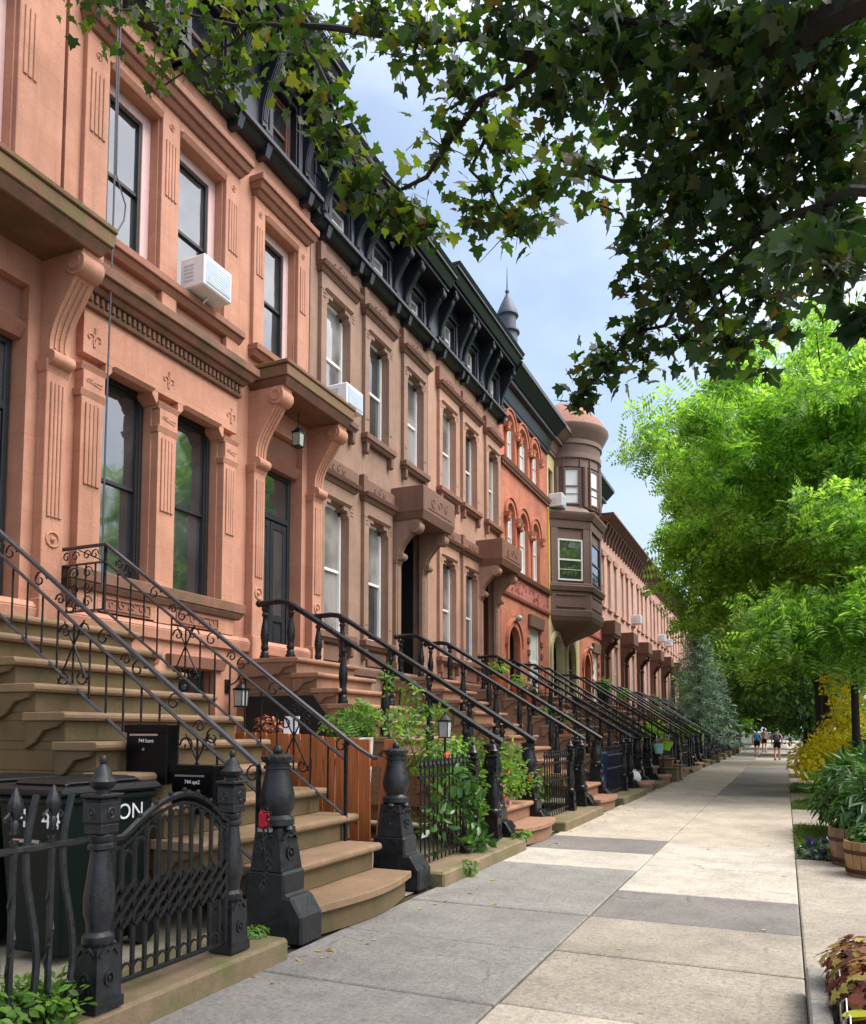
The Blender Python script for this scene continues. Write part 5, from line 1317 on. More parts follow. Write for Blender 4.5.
# -- the maple whose branches hang over the pavement (trunk right of the photo, at the kerb)
mp = empty('maple_tree', (1.25, 2.6, 0), 'dark leaved maple with branches hanging over the pavement from the upper right', 'tree')
rg = np.random.default_rng(11)
TB = Vector((1.25, 2.6, 0))
mb = MB(); mb.tube([(0, 0, -.1), (.0, .05, 1.2), (-.05, .2, 2.6), (-.1, .5, 4.2), (-.25, .9, 6.0), (-.3, 1.2, 8.5)], [.26, .2, .185, .16, .12, .03], 12); mb.build('trunk', 'bark', mp, smooth=True)
# (pixel x, pixel y, half width px, half height px, street distance, leaf size, leaves, shaded?)
BL = [
 (100, 6, 42, 22, 6.2, .15, 34, 0), (165, 22, 60, 40, 6.0, .16, 70, 0), (250, 25, 66, 40, 6.0, .16, 80, 0), (160, 72, 26, 26, 6.0, .15, 15, 0), (225, 78, 34, 24, 6.2, .15, 28, 0), (300, 60, 38, 48, 6.0, .15, 45, 0), (330, 110, 26, 45, 5.9, .15, 32, 0),
 (330, 40, 36, 34, 6.2, .15, 20, 0), (335, 140, 24, 40, 6.0, .14, 36, 0), (362, 190, 26, 36, 6.0, .14, 44, 0), (398, 212, 32, 34, 6.2, .14, 44, 0), (425, 228, 26, 22, 6.4, .13, 24, 0),
 (375, 14, 50, 28, 5.6, .16, 46, 0), (425, 35, 46, 40, 5.4, .15, 44, 0), (398, 62, 22, 24, 5.6, .14, 9, 0), (462, 90, 46, 40, 5.6, .14, 46, 0), (440, 150, 36, 30, 6.0, .14, 20, 0), (500, 145, 42, 50, 6.0, .14, 56, 0),
 (482, 208, 40, 32, 6.2, .13, 40, 0), (520, 228, 36, 20, 6.4, .13, 30, 0), (545, 185, 40, 40, 6.2, .13, 48, 0), (520, 30, 70, 50, 5.2, .16, 110, 1), (565, 95, 50, 50, 5.6, .15, 74, 1), (590, 165, 30, 36, 6.0, .13, 20, 0), (600, 205, 22, 20, 6.3, .13, 7, 0),
 (620, 40, 80, 60, 5.0, .17, 160, 1), (720, 40, 85, 60, 4.8, .17, 170, 1), (815, 45, 80, 65, 4.6, .18, 170, 1), (660, 120, 55, 55, 5.4, .15, 110, 1), (740, 130, 70, 60, 5.2, .16, 140, 1), (825, 140, 60, 60, 5.0, .17, 130, 1),
 (690, 205, 55, 50, 5.6, .15, 105, 1), (760, 215, 60, 55, 5.4, .15, 115, 1), (835, 225, 50, 60, 5.0, .17, 100, 1), (650, 235, 34, 40, 6.0, .14, 48, 1), (660, 290, 42, 36, 6.0, .14, 56, 1), (715, 285, 46, 44, 5.8, .14, 72, 1), (730, 345, 40, 34, 5.9, .14, 44, 0), (770, 300, 30, 44, 5.6, .15, 40, 1),
 (690, 345, 28, 30, 6.1, .14, 24, 1), (640, 335, 36, 26, 6.2, .13, 34, 1), (606, 365, 36, 24, 6.4, .13, 38, 1), (585, 398, 26, 20, 6.5, .13, 24, 1), (645, 375, 22, 14, 6.3, .13, 9, 0), (765, 375, 14, 8, 5.8, .13, 3, 0),
 (830, 275, 45, 40, 3.4, .19, 22, 1), (858, 320, 26, 34, 3.3, .19, 10, 1), (790, 262, 40, 26, 3.6, .17, 16, 1),
]
PL = {0: [], 1: []}; OL = {0: [], 1: []}; SZ = {0: [], 1: []}; cents = []
for (px, py, rx, ry, Y, sz, n, dk) in BL:
    c = at(px, py, Y); k = (c - Vector((0, 0, EYE))).length / FPX
    p, v = blob(rg, c, (rx * k, max(rx, ry) * k * 1.0, ry * k), int(n * (1.9 if not dk else 2.3)), .15)
    p[:, 2] += sz * .25
    PL[dk].append(p - np.array(TB)); OL[dk].append(v * .6 + np.array([-.4, .3, -.2])); cents.append((c - TB, rx * k))
for dk in (0, 1):
    leaves('crown', np.concatenate(PL[dk]), .088 if dk else .10, 'maple', 'mapleshade' if dk else 'maple', mp, 5 + dk, .6, .5, np.concatenate(OL[dk]), .42)
# more of the same crown above and behind the frame, so the tree is whole
p, v = blob(rg, (-.2, .6, 8.0), (3.2, 3.2, 1.4), 900, .3)
leaves('crown', p, .16, 'maple', 'mapleshade', mp, 9, .5, .62, v, .3)
tw = MB()
for c, rr_ in cents:
    for q in range(5):
        e = c + Vector((rg.normal(), rg.normal(), rg.normal() * .7)) * rr_ * .38; m_ = (c + e) / 2 + Vector((0, 0, .04))
        tw.tube([tuple(c + Vector((.02, .0, .03))), tuple(m_), tuple(e)], [.006, .004, .002], 4)
tag(tw.build('twigs', 'barkdark', mp), kind='stuff')
def branch(pts, r0):
    b = MB(); P = [Vector(q) - TB for q in pts]; Q = [P[0]]
    for a, c in zip(P[:-1], P[1:]):
        for t in (.33, .66, 1): Q.append(a.lerp(c, t) + (Vector((rg.normal() * .03, rg.normal() * .03, rg.normal() * .04)) if t < 1 else Vector((0, 0, 0))))
    b.tube([tuple(q) for q in Q], list(np.linspace(r0, .008, len(Q))), 6); b.build('branch', 'barkdark', mp, smooth=True)
T0 = TB + Vector((-.1, .5, 4.2)); T1 = TB + Vector((-.22, .8, 5.4)); T2 = TB + Vector((-.06, .25, 3.0))
branch([T0, at(860, 0, 4.2), at(700, 60, 5.0), at(560, 60, 5.4), at(430, 40, 5.6), at(300, 25, 6.0), at(120, 10, 6.2)], .10)
branch([at(560, 60, 5.4), at(480, 100, 5.7), at(400, 190, 6.1), at(345, 140, 6.0)], .035); branch([at(480, 100, 5.7), at(470, 170, 6.0), at(520, 225, 6.4)], .022); branch([at(300, 25, 6.0), at(330, 90, 6.0), at(365, 190, 6.0), at(425, 230, 6.4)], .022)
branch([T2, at(850, 190, 4.6), at(760, 230, 5.4), at(690, 285, 5.9), at(610, 360, 6.4), at(575, 402, 6.5)], .032); branch([at(760, 230, 5.4), at(720, 290, 5.8), at(735, 350, 5.9)], .022); branch([at(690, 285, 5.9), at(650, 250, 6.0), at(600, 205, 6.2)], .02)
branch([T1, at(780, 90, 4.9), at(700, 150, 5.4), at(640, 180, 5.8), at(560, 160, 6.1)], .05); branch([T1, at(820, 20, 4.6), at(620, 20, 5.0), at(500, 10, 5.2)], .05); branch([at(250, 25, 6.0), at(200, 60, 6.0), at(165, 85, 6.0)], .014); branch([T2, at(866, 240, 3.6), at(840, 300, 3.4)], .03)

# -- street trees and shrubs
tree('honey_locust', (1.45, 20, 0), 'tall fresh green honey locust filling the right side beyond the planted tubs', 'tree', 4.4, .085, (-.2, 2.2, 7.1), (5.0, 4.6, 4.9), 270, 80, .41, 'lime_leaf', 'barkdark', 'frond', 3, .8, up=.45, droop=.5, flat=.55, lowcut=-.93, skip=lambda c: c[2] < 6.6 - .9 * (c[0] + 2.4) or (c[2] < 3.2 and c[0] < -1.3), extra=[((-.8, -.6, 3.7), (1.4, 1.8, .7), 26)])
tree('street_tree', (1.3, 29, 0), 'green street tree with a dark trunk, behind the honey locust', 'tree', 5.5, .15, (-.7, .5, 8.4), (4.4, 4.8, 5.2), 140, 85, .6, 'lime_leaf', 'barkdark', 'frond', 4, 1.3, up=.6, flat=.5, lowcut=-.8)
tree('street_tree', (1.5, 40, 0), 'dark green street tree shading the far pavement', 'tree', 4.6, .24, (-.4, .5, 8.0), (4.2, 5.0, 5.2), 90, 190, .36, 'mid_leaf', 'barkdark', 'oval', 6, 1.4, up=.5, flat=.6, lowcut=-.8)
tree('street_tree', (1.4, 55, 0), 'deep green street tree arching over the walkers', 'tree', 3.6, .26, (-.8, 0, 7.0), (4.4, 6, 5.2), 90, 190, .36, 'dark_leaf', 'barkdark', 'oval', 7, 1.5, up=.5, flat=.6)
tree('street_tree', (1.6, 72, 0), 'farthest dark street tree closing the right side of the pavement', 'tree', 3.4, .26, (-1.5, 0, 6.5), (4.6, 6, 5.2), 90, 190, .36, 'dark_leaf', 'barkdark', 'oval', 8, 1.6, up=.5, flat=.6)
tree('yard_tree', (-5.0, 60, 0), 'mid green yard tree behind the blue spruce', 'tree', 2.2, .2, (.8, 0, 4.6), (2.6, 4, 3.2), 60, 170, .32, 'mid_leaf', 'barkdark', 'oval', 9, 1.3, up=.5, flat=.6)
tree('yard_tree', (-4.6, 78, 0), 'dark yard tree at the end of the terrace fronts', 'tree', 2.4, .2, (.6, 0, 5.2), (3.2, 5, 4), 70, 100, .6, 'dark_leaf', 'barkdark', 'oval', 10, 1.5, up=.5, flat=.6)
tree('street_tree', (6.5, 110, 0), 'far green tree closing the end of the street', 'tree', 4, .3, (-5, 0, 7), (9, 5, 7), 110, 90, .8, 'mid_leaf', 'barkdark', 'oval', 12, 2.2, up=.5, flat=.6)
for k, (y, hh) in enumerate(((14, 4.2), (24, 5.0), (36, 5.5), (50, 6))):
    tree('street_tree', (12.5, y, -.14), ['green tree across the road, nearest of the opposite row', 'second green tree across the road', 'third green tree across the road', 'fourth green tree across the road, farthest of the opposite row'][k], 'tree', 2.4, .25, (0, 0, hh), (3.2, 4.0, 2.6), 80, 80, .7, 'mid_leaf', 'barkdark', 'oval', 20 + k, 1.6, 'trees across the road', up=.5, flat=.6)

# blue spruce
r = empty('blue_spruce', (-4.35, 46.5, 0), 'blue green spruce in a front yard of the far terrace', 'tree'); rg = np.random.default_rng(31)
mb = MB(); mb.tube([(0, 0, -.1), (0, 0, 6.8)], [.14, .02], 7); mb.build('trunk', 'barkdark', r)
P = []; O = []
for k in range(120):
    z = .9 + 6.6 * (k / 120) ** 1.0; L_ = 2.3 * (1 - (z - .9) / 6.6) ** .8 + .15; a = k * 2.4
    t = np.linspace(.1, 1, 12)
    for tt in t:
        c = np.array([math.cos(a) * L_ * tt, math.sin(a) * L_ * tt, z + .25 * tt * L_ * .3 - .45 * tt ** 2 * L_ * .5])
        q, v = blob(rg, c, (.22, .22, .14), 9, .2); P.append(q); O.append(v + np.array([math.cos(a), math.sin(a), -.1]) * 1.2)
leaves('crown', np.concatenate(P), .24, 'needle', 'spruce_leaf', r, 4, .3, .5, np.concatenate(O))

def shrub(name, loc, label, cat, blobs, size, shape, mat, seed, up=.45, droop=.15, stems=6, group=None, dens=1.0):
    """blobs: (x,y,z, rx,ry,rz, n)"""
    rg = np.random.default_rng(seed); r = empty(name, loc, label, cat, group); P = []; O = []
    mb = MB()
    for (x, y, z, rx, ry, rz, n) in blobs:
        p, v = blob(rg, (x, y, z), (rx, ry, rz), int(n * dens), .45); P.append(p); O.append(v + np.array([0, 0, .35]))
    for k in range(stems):
        b = blobs[k % len(blobs)]; mb.tube([(rg.normal() * .04, rg.normal() * .04, -.02), (b[0] * .5, b[1] * .5, b[2] * .5), (b[0] + rg.normal() * b[3] * .4, b[1] + rg.normal() * b[4] * .4, b[2] + b[5] * .5)], [.016, .011, .004], 5)
    mb.build('stem', 'barkdark', r)
    P = np.concatenate(P); P[:, 2] = np.maximum(P[:, 2], .02 - loc[2] if loc[2] < .2 else -.4)
    leaves('foliage', P, size, shape, mat, r, seed, droop, up, np.concatenate(O))
    return r
def flowers(r, pts, size, mat, seed=3, name='flower'):
    rg = np.random.default_rng(seed); P = []; O = []
    for p in pts:
        q, v = blob(rg, p, (size * .5,) * 3, 14, .6); P.append(q); O.append(v)
    leaves(name, np.concatenate(P), size, 'round', mat, r, seed, 0, .2, np.concatenate(O))

# gold shrubs
shrub('golden_shrub', (.80, 21.0, 0), 'low golden yellow shrub at the pavement edge by the walkers', 'shrub', [(-.25, -.5, .8, .55, .7, .5, 800), (.1, .3, .95, .65, .8, .55, 800), (.5, -.4, .95, .6, .7, .5, 600)], .13, 'oval', 'gold_leaf', 41)
shrub('golden_shrub', (1.45, 24.6, 0), 'taller loose golden and green shrub behind the low yellow one', 'shrub', [(0, 0, 1.6, .7, .8, .55, 700), (.2, .3, 2.3, .5, .6, .6, 380), (-.2, 0, 3.0, .4, .5, .6, 230), (.6, 0, 1.5, .5, .7, .6, 400), (0, 0, .8, .8, .8, .5, 400)], .13, 'oval', 'gold_leaf', 42)
shrub('green_shrub', (1.55, 18.4, 0), 'leafy mid green shrub in front of the golden ones', 'shrub', [(0, 0, .7, .65, .9, .55, 700), (.3, .5, 1.0, .6, .7, .5, 500), (.5, -.6, .9, .5, .6, .6, 400)], .17, 'lance', 'gloss_leaf', 43)
shrub('lance_leaved_shrub', (.98, 12.4, 0), 'big glossy shrub with lance shaped leaves behind the oak tubs', 'shrub', [(-.1, -.2, .65, .55, .8, .48, 620), (.15, .4, .8, .55, .8, .42, 480), (.35, -.4, .85, .5, .6, .35, 340), (-.1, .9, .6, .55, .7, .5, 320)], .24, 'lance', 'gloss_leaf', 44, up=.35)
shrub('green_shrub', (1.60, 15.8, 0), 'rounded green shrub between the glossy shrub and the golden ones', 'shrub', [(0, 0, .7, .6, 1.0, .6, 700), (.2, .5, 1.2, .5, .8, .5, 400)], .16, 'oval', 'mid_leaf', 45)

# oak half barrels
def barrel(loc, label, R0, h, mat, seed):
    r = empty('oak_tub', loc, label, 'planter', 'oak barrel planters')
    n = 18
    for k in range(1):
        mb = MB()
        for q in range(n):
            a0, a1 = 2 * PI * q / n + .012, 2 * PI * (q + 1) / n - .012
            prof = [(R0 * .88, 0), (R0 * .97, h * .4), (R0 * 1.02, h * .75), (R0, h)]
            for (r0, z0), (r1, z1) in zip(prof[:-1], prof[1:]):
                vs = [(rr_ * math.cos(a), rr_ * math.sin(a), z) for rr_, z in ((r0, z0), (r1, z1)) for a in (a0, a1)]
                mb.add(vs + [(v[0] * .9, v[1] * .9, v[2]) for v in vs], [(0, 1, 3, 2), (5, 4, 6, 7), (0, 2, 6, 4), (3, 1, 5, 7), (2, 3, 7, 6)])
        mb.build('staves', mat, r)
    for z in (h * .16, h * .70):
        f = R0 * (.90 + .12 * z / h); mb = MB(); mb.lathe([(f + .006, z - .02), (f + .014, z - .02), (f + .018, z + .02), (f + .01, z + .02)], (0, 0, 0), 24); mb.build('hoop', 'rust', r, smooth=True)
    mb = MB(); mb.lathe([(R0 * .5, h - .07), (R0 * .9, h - .06)], (0, 0, 0), 18); mb.build('soil', 'soil', r)
    return r
barrel((.80, 9.45, .0), 'pale oak half barrel with two hoops, nearest at the right edge', .27, .36, 'barrelwood', 1)
barrel((.72, 10.15, .0), 'darker oak half barrel behind the pale one', .30, .42, 'barreldark', 2)
shrub('tub_plant', (.80, 9.45, .33), 'low fresh green plant growing in the pale oak tub', 'plant', [(0, 0, .08, .26, .26, .12, 260)], .10, 'oval', 'gloss_leaf', 46)
shrub('tub_plant', (.74, 10.15, .39), 'tall leafy plant growing in the darker oak tub', 'plant', [(0, 0, .2, .32, .32, .22, 330), (.15, .1, .5, .25, .25, .2, 180)], .17, 'lance', 'gloss_leaf', 47)
def grass(loc, label, x0, x1, y0, y1, n, h, seed):
    rg = np.random.default_rng(seed); p = np.stack([rg.uniform(x0, x1, n), rg.uniform(y0, y1, n), np.zeros(n)], 1)
    o = leaves('grass', p, h, 'blade', 'grass', None, seed, -1.6, .15, None, .5); return tag(o, label, 'grass', kind='stuff')
grass(None, 'grass patch beside the pansies', .12, .75, 10.75, 13.6, 3200, .10, 51)
grass(None, 'grass tufts in the tree pit', .10, 1.3, 16.9, 18.5, 2200, .09, 52)
grass(None, 'grass in the far tree pits', .10, 1.6, 21.3, 24.4, 2500, .12, 53)
rg = np.random.default_rng(55)
r = empty('pansy_bed', (.45, 10.55, 0), 'purple pansies in the bed left of the oak tubs', 'flowers')
p, v = blob(rg, (0, 0, .06), (.33, .28, .10), 420, .4); p[:, 2] = np.abs(p[:, 2]); leaves('foliage', p, .07, 'oval', 'gloss_leaf', r, 56, .1, .5, v)
p, v = blob(rg, (0, 0, .10), (.33, .28, .11), 110, .7); p[:, 2] = np.abs(p[:, 2]); leaves('flower', p, .065, 'round', 'pansy', r, 57, .1, .25, v)

# low planter bed at the lower right, with stone edging, wire hoops and copper leaved plants
r = empty('planter_bed', (.07, 5.12, 0), 'low tree pit bed edged with stone at the lower right corner', 'planter')
mb = MB(); mb.box(0, .10, -3.0, .0, -.05, .15); mb.box(.10, 1.5, -.10, .0, -.05, .15); mb.build('edging', SL[1], r, bevel=.012)
mb = MB(); mb.box(.10, 1.5, -3.0, -.10, -.05, .08); mb.build('soil', 'soil', r)
fw_ = empty('wire_fence', (.20, 5.05, .08), 'thin white wire border fence around the copper leaved plants', 'border fence')
for k in range(9):
    y = -.12 - k * .24; mb = MB(); mb.tube([(.0, y, -.02), (.0, y, .16), (.02, y - .06, .20), (.02, y - .12, .16), (.0, y - .12, -.02)], .004, 5); mb.build('hoop', 'steel', fw_)
for z in (.05, .11): mb = MB(); mb.tube([(.0, -.05, z), (.0, -2.4, z)], .0035, 4); mb.build('wire', 'steel', fw_)
for k in range(4):
    mb = MB(); x = .14 + k * .24; mb.tube([(x, -.04, -.02), (x, -.04, .16), (x + .06, -.04, .20), (x + .12, -.04, .16), (x + .12, -.04, -.02)], .004, 5); mb.build('hoop', 'steel', fw_)
HC = [(.40, 4.80, 'dusky red'), (.66, 4.85, 'bronze'), (.42, 4.40, 'amber'), (.70, 4.42, 'mottled')]
for k, (x, y, c_) in enumerate(HC):
    shrub('heuchera', (x, y, .08), f'{c_} copper leaved heuchera in the low stone edged bed, {["at its near left corner", "at its far right", "behind the wires", "at the right edge"][k]}', 'plant', [(0, 0, .16, .27, .25, .2, 700)], .062, 'maple', 'heuchera', 60 + k, up=.45, stems=3)
shrub('yellow_plant', (.45, 4.05, .08), 'chartreuse yellow plant at the very bottom right', 'plant', [(0, 0, .10, .20, .20, .09, 90)], .11, 'round', 'yellowleaf', 66, up=.6, stems=3)

# near yard plants
shrub('ivy_patch', (-3.28, 2.45, .13), 'green ground ivy at the foot of the lower left fence', 'plant', [(0, -.1, .12, .30, .50, .16, 1300), (.06, .25, .10, .22, .25, .12, 500), (-.1, -.4, .22, .25, .4, .16, 500)], .055, 'oval', 'mid_leaf', 70, up=.5)
pS = at(350, 728, 8.6)
r = empty('white_planter', (pS.x, 8.6, 0), 'tall pale planter behind the cedar fence', 'planter'); mb = MB(); mb.tbox(-.16, .16, -.16, .16, 0, 1.42, .06, .06); mb.build('body', 'white', r, bevel=.01); mb = MB(); mb.box(-.17, .17, -.17, .17, 1.421, 1.43); mb.build('soil', 'soil', r)
shrub('fern_shrub', (pS.x, 8.6, 1.43), 'fresh green feathery shrub in the pale planter by the salmon house stoop', 'shrub', [(0, 0, .14, .32, .32, .16, 150), (.16, 0, .28, .2, .2, .12, 60)], .20, 'frond', 'mid_leaf', 71, up=.4, stems=4)
rb = shrub('rose_bush', (-3.95, 9.35, 0), 'big rose bush with red blooms spilling over the yard fence', 'shrub', [(-.1, .0, 1.15, .42, .6, .38, 900), (.05, .6, 1.0, .42, .5, .45, 800), (.2, -.1, .7, .35, .5, .4, 500), (.25, .9, .85, .35, .35, .35, 420), (-.5, -.3, 1.55, .3, .4, .25, 300), (-.1, .3, .35, .45, .6, .3, 400), (.3, 1.35, 1.05, .3, .45, .34, 420), (.45, 1.6, .75, .2, .3, .2, 160)], .075, 'oval', 'mid_leaf', 72, up=.4)
flowers(rb, [(.2, -.5, 1.2), (.35, .5, 1.25), (.45, 1.05, .95), (.1, -.5, .75), (.45, .8, .62), (.55, 1.7, .8)], .036, 'rosepetal', 73)
flowers(rb, [(.48, .95, .55), (.35, -.3, .6), (.5, .5, .5)], .05, 'pinkpetal', 74, 'faded_flower')
shrub('climbing_vine', (-3.32, 8.35, .15), 'broad leaved vine climbing the black picket fence', 'vine', [(0, -.1, .75, .10, .3, .3, 90), (.04, .2, .4, .10, .2, .3, 90), (.05, .15, .1, .14, .3, .1, 90), (0, -.7, .5, .06, .3, .4, 40)], .12, 'oval', 'gloss_leaf', 75, up=.2)
shrub('climbing_vine', (-4.9, 9.5, 1.6), 'loose pale green vine twining on the near salmon stoop railing', 'vine', [(.35, 0, .35, .25, .1, .25, 80), (.7, -.05, .1, .3, .12, .2, 110), (0, 0, .6, .12, .08, .2, 40)], .075, 'oval', 'mid_leaf', 76, up=.3, stems=5)
shrub('weed_tuft', (-3.05, 7.75, 0), 'small weed growing from the kerb below the picket fence', 'weed', [(0, 0, .09, .1, .22, .09, 90)], .07, 'oval', 'mid_leaf', 77)
shrub('weed_tuft', (-3.1, 9.75, .12), 'small weeds on the kerb below the rose bush', 'weed', [(0, 0, .05, .1, .3, .07, 90)], .06, 'oval', 'mid_leaf', 78)
shrub('moss_clump', (-3.3, 4.42, .14), 'bright moss at the foot of the gate post', 'moss', [(0, 0, .02, .14, .16, .04, 300)], .03, 'oval', 'mid_leaf', 79, stems=1)
shrub('dried_plant', (at(265, 714, 7.5).x, 7.52, 1.432), 'rust brown shaggy plant on the table behind the cedar fence', 'plant', [(0, 0, .13, .13, .1, .14, 240), (.12, 0, .1, .07, .08, .1, 80)], .07, 'oval', 'rustfur', 80, stems=3)
shrub('yard_plant', (-4.3, 14.2, 0), 'green yard plant before the taupe house stoop', 'plant', [(0, 0, .5, .4, .6, .4, 400)], .12, 'oval', 'mid_leaf', 81)
for k, (y, l) in enumerate(((31.2, 'beyond the yellow house stoop'), (39.5, 'between the first far stoops'), (44.5, 'between the middle far stoops'), (49.3, 'before the fifth terrace house'), (54.2, 'before the sixth terrace house'))):
    shrub('yard_shrub', (-4.2, y, 0), f'green front yard shrub {l}', 'shrub', [(0, 0, .8, .5, .8, .7, 380), (-.4, .2, 1.4, .5, .6, .5, 260)], .18, 'oval', 'mid_leaf' if k % 2 else 'lime_leaf', 82 + k)

# flower pots on the stoops
def pot(loc, label, R0, h, mat, plant, seed, petals=None, size=.10, n=150, tall=.22):
    r = empty('flower_pot', loc, label, 'flower pot', 'potted plants on the stoops')
    mb = MB(); mb.lathe([(R0 * .7, 0), (R0 * .95, h * .8), (R0 * 1.08, h * .8), (R0 * 1.08, h), (R0 * .9, h), (R0 * .88, h * .92)], (0, 0, 0), 14); mb.build('pot', mat, r, smooth=True)
    rg = np.random.default_rng(seed); p, v = blob(rg, (0, 0, h + tall * .6), (R0 * 1.5, R0 * 1.5, tall), n, .4); leaves('foliage', p, size, 'oval', plant, r, seed, .2, .4, v)
    if petals:
        p, v = blob(rg, (0, 0, h + tall * .9), (R0 * 1.4, R0 * 1.4, tall * .9), 40, .8); leaves('flower', p, .06, 'round', petals, r, seed + 1, 0, .3, v)
    return r
def stepz(x): return 2.6 if x < -6.6 else (int((-3.15 - x) / RUN) + 1) * RISE
for k, (x, dy, lab, R0, h, m_, pl, pet) in enumerate([(-6.85, -.66, 'orange terracotta pot with yellow flowers on the pot-lined stoop landing', .20, .34, 'terracotta', 'lime_leaf', 'yellowleaf'), (-6.35, -.6, 'terracotta pot with a tall green plant below the landing of the pot-lined stoop', .16, .26, 'terracotta', 'lime_leaf', None),
        (-6.0, -.6, 'terracotta pot with dark foliage in the middle of the pot-lined stoop', .17, .26, 'terracotta', 'dark_leaf', 'pinkpetal'), (-5.55, -.6, 'grey pot with bright green herbs on the pot-lined stoop', .15, .2, 'lead', 'lime_leaf', None), (-5.2, -.58, 'low terracotta pot with pink flowers on the pot-lined stoop', .19, .26, 'terracotta', 'mid_leaf', 'pinkpetal')]):
    pot((x, STC[3] + dy, stepz(x)), lab, R0 * 1.2, h * 1.15, m_, pl, 100 + k, pet)
pot((-6.9, 33.1, 2.6), 'dark pot with a leafy plant on the landing beyond the bay window', .26, .55, 'iron', 'mid_leaf', 110, None, .16, 260, .4)
pot((-6.7, 36.5, 2.6), 'terracotta pot with a bushy plant on the first terrace stoop', .24, .32, 'terracotta', 'lime_leaf', 111, None, .14, 260, .35)
pot((-5.9, 41.3, stepz(-5.9)), 'terracotta pot with a bushy plant on the second terrace stoop', .24, .32, 'terracotta', 'lime_leaf', 112, None, .14, 260, .35)
pot((-6.7, 46.2, 2.6), 'clay pot with pale flowers on the third terrace stoop', .24, .32, 'terracotta', 'mid_leaf', 113, 'pinkpetal', .14, 260, .45)

# little hanging pails, bags and blocks by the far newels
def pail(p, label, mat, tilt):
    r = empty('hanging_pail', p, label, 'flower pail', None); mb = MB(); mb.lathe([(.10, -.28), (.15, -.02), (.16, 0), (.14, 0), (.13, -.03)], (0, 0, 0), 14); mb.build('pail', mat, r, smooth=True)
    mb = MB(); mb.tube([(0, .15 * math.cos(t), .22 * math.sin(t)) for t in np.linspace(0, PI, 9)], .007, 4); mb.build('handle', 'steel', r)
    r.rotation_euler = (0, R(tilt), 0); return r
Yp = 24.3
pail((-3.22, FARST[0] - 1.05 , 1.16), 'pale teal pail hung on a black newel by the pavement', 'teal', -6); pail((-3.20, FARST[0] + .95, 1.20), 'lime green pail hung on a black newel by the pavement', 'lime', 14)
for x, y, l in ((-3.22, FARST[0] - 1.05, 'above the teal pail'), (-3.2, FARST[0] + .95, 'above the lime pail')):
    shrub('pail_flowers', (x, y, 1.17), f'small orange flowers {l}', 'flowers', [(0, 0, .05, .14, .14, .10, 60)], .06, 'round', 'heuchera', 120 + int(y), stems=1)
r = empty('recycling_bin', (-3.75, STC[3] - 1.7, 0), 'navy blue bin behind the fence before the flower pot stoop', 'bin'); mb = MB(); mb.tbox(-.17, .17, -.17, .17, 0, .95, .04, .04); mb.build('body', 'blue', r, bevel=.02); mb = MB(); mb.tbox(-.23, .23, -.23, .23, .953, 1.01, -.06, -.06); mb.build('lid', 'blue', r, bevel=.02)
def bag(loc, label, s, seed):
    rg = np.random.default_rng(seed); mb = MB(); n = 14; prof = [(.02, 0), (s, .03), (s * 1.1, s * .8), (s * .85, s * 1.5), (s * .3, s * 1.9), (s * .45, s * 2.1)]
    mb.lathe(prof, (0, 0, 0), n); mb.v = [(x * (1 + .12 * math.sin(3 * math.atan2(y, x) + 9 * z)), y * (1 + .12 * math.cos(4 * math.atan2(y, x) + 7 * z)), z) for x, y, z in mb.v]
    return tag(mb.build('plastic_bag', 'plastic', None, smooth=True, loc=loc), label, 'bag')
bag((-3.45, STC[3] - .35, .24), 'white plastic bag on the bottom step of the flower pot stoop', .15, 1); bag((-3.62, STC[3] - .9, .0), 'white bag beside the newel of the flower pot stoop', .17, 2)
for k, (x, y, h, l) in enumerate(((-3.34, 25.2, .62, 'tall brown stone block by the newel with pails'), (-3.1, 25.4, .42, 'squat brown stone block in front of the tall one'), (-3.15, 24.7, .36, 'mossy stone block nearest of the three at the kerb'))):
    mb = MB(); mb.tbox(-.2, .2, -.2, .2, 0, h, -.02, -.02); mb.box(-.22, .22, -.22, .22, h + .003, h + .06); tag(mb.build('stone_block', 'kerb' if k == 2 else 'step', None, bevel=.02, loc=(x, y, 0)), l, 'stone block', 'stone blocks at the kerb')
for k in range(5):
    mb = MB(); mb.tbox(-.2, .2, -.2, .2, 0, .34, -.02, -.02); tag(mb.build('stone_block', 'kerb', None, bevel=.02, loc=(-3.05, 40 + k * 4.3, 0)), f'low stone block at the pavement edge, {["first","second","third","fourth","fifth"][k]} of the far row', 'stone block', 'stone blocks along the far kerb')

# fallen leaves
rg = np.random.default_rng(90); P = []
for k in range(150):
    P.append((rg.choice([rg.uniform(-3.1, -2.7), rg.uniform(-3.0, 0)], p=[.7, .3]), rg.uniform(3, 20), .006))
tag(leaves('litter', P, .05, 'oval', 'litter', None, 91, 0, .97, None, .6), 'scattered fallen leaves along the kerb', 'fallen leaves', kind='stuff')

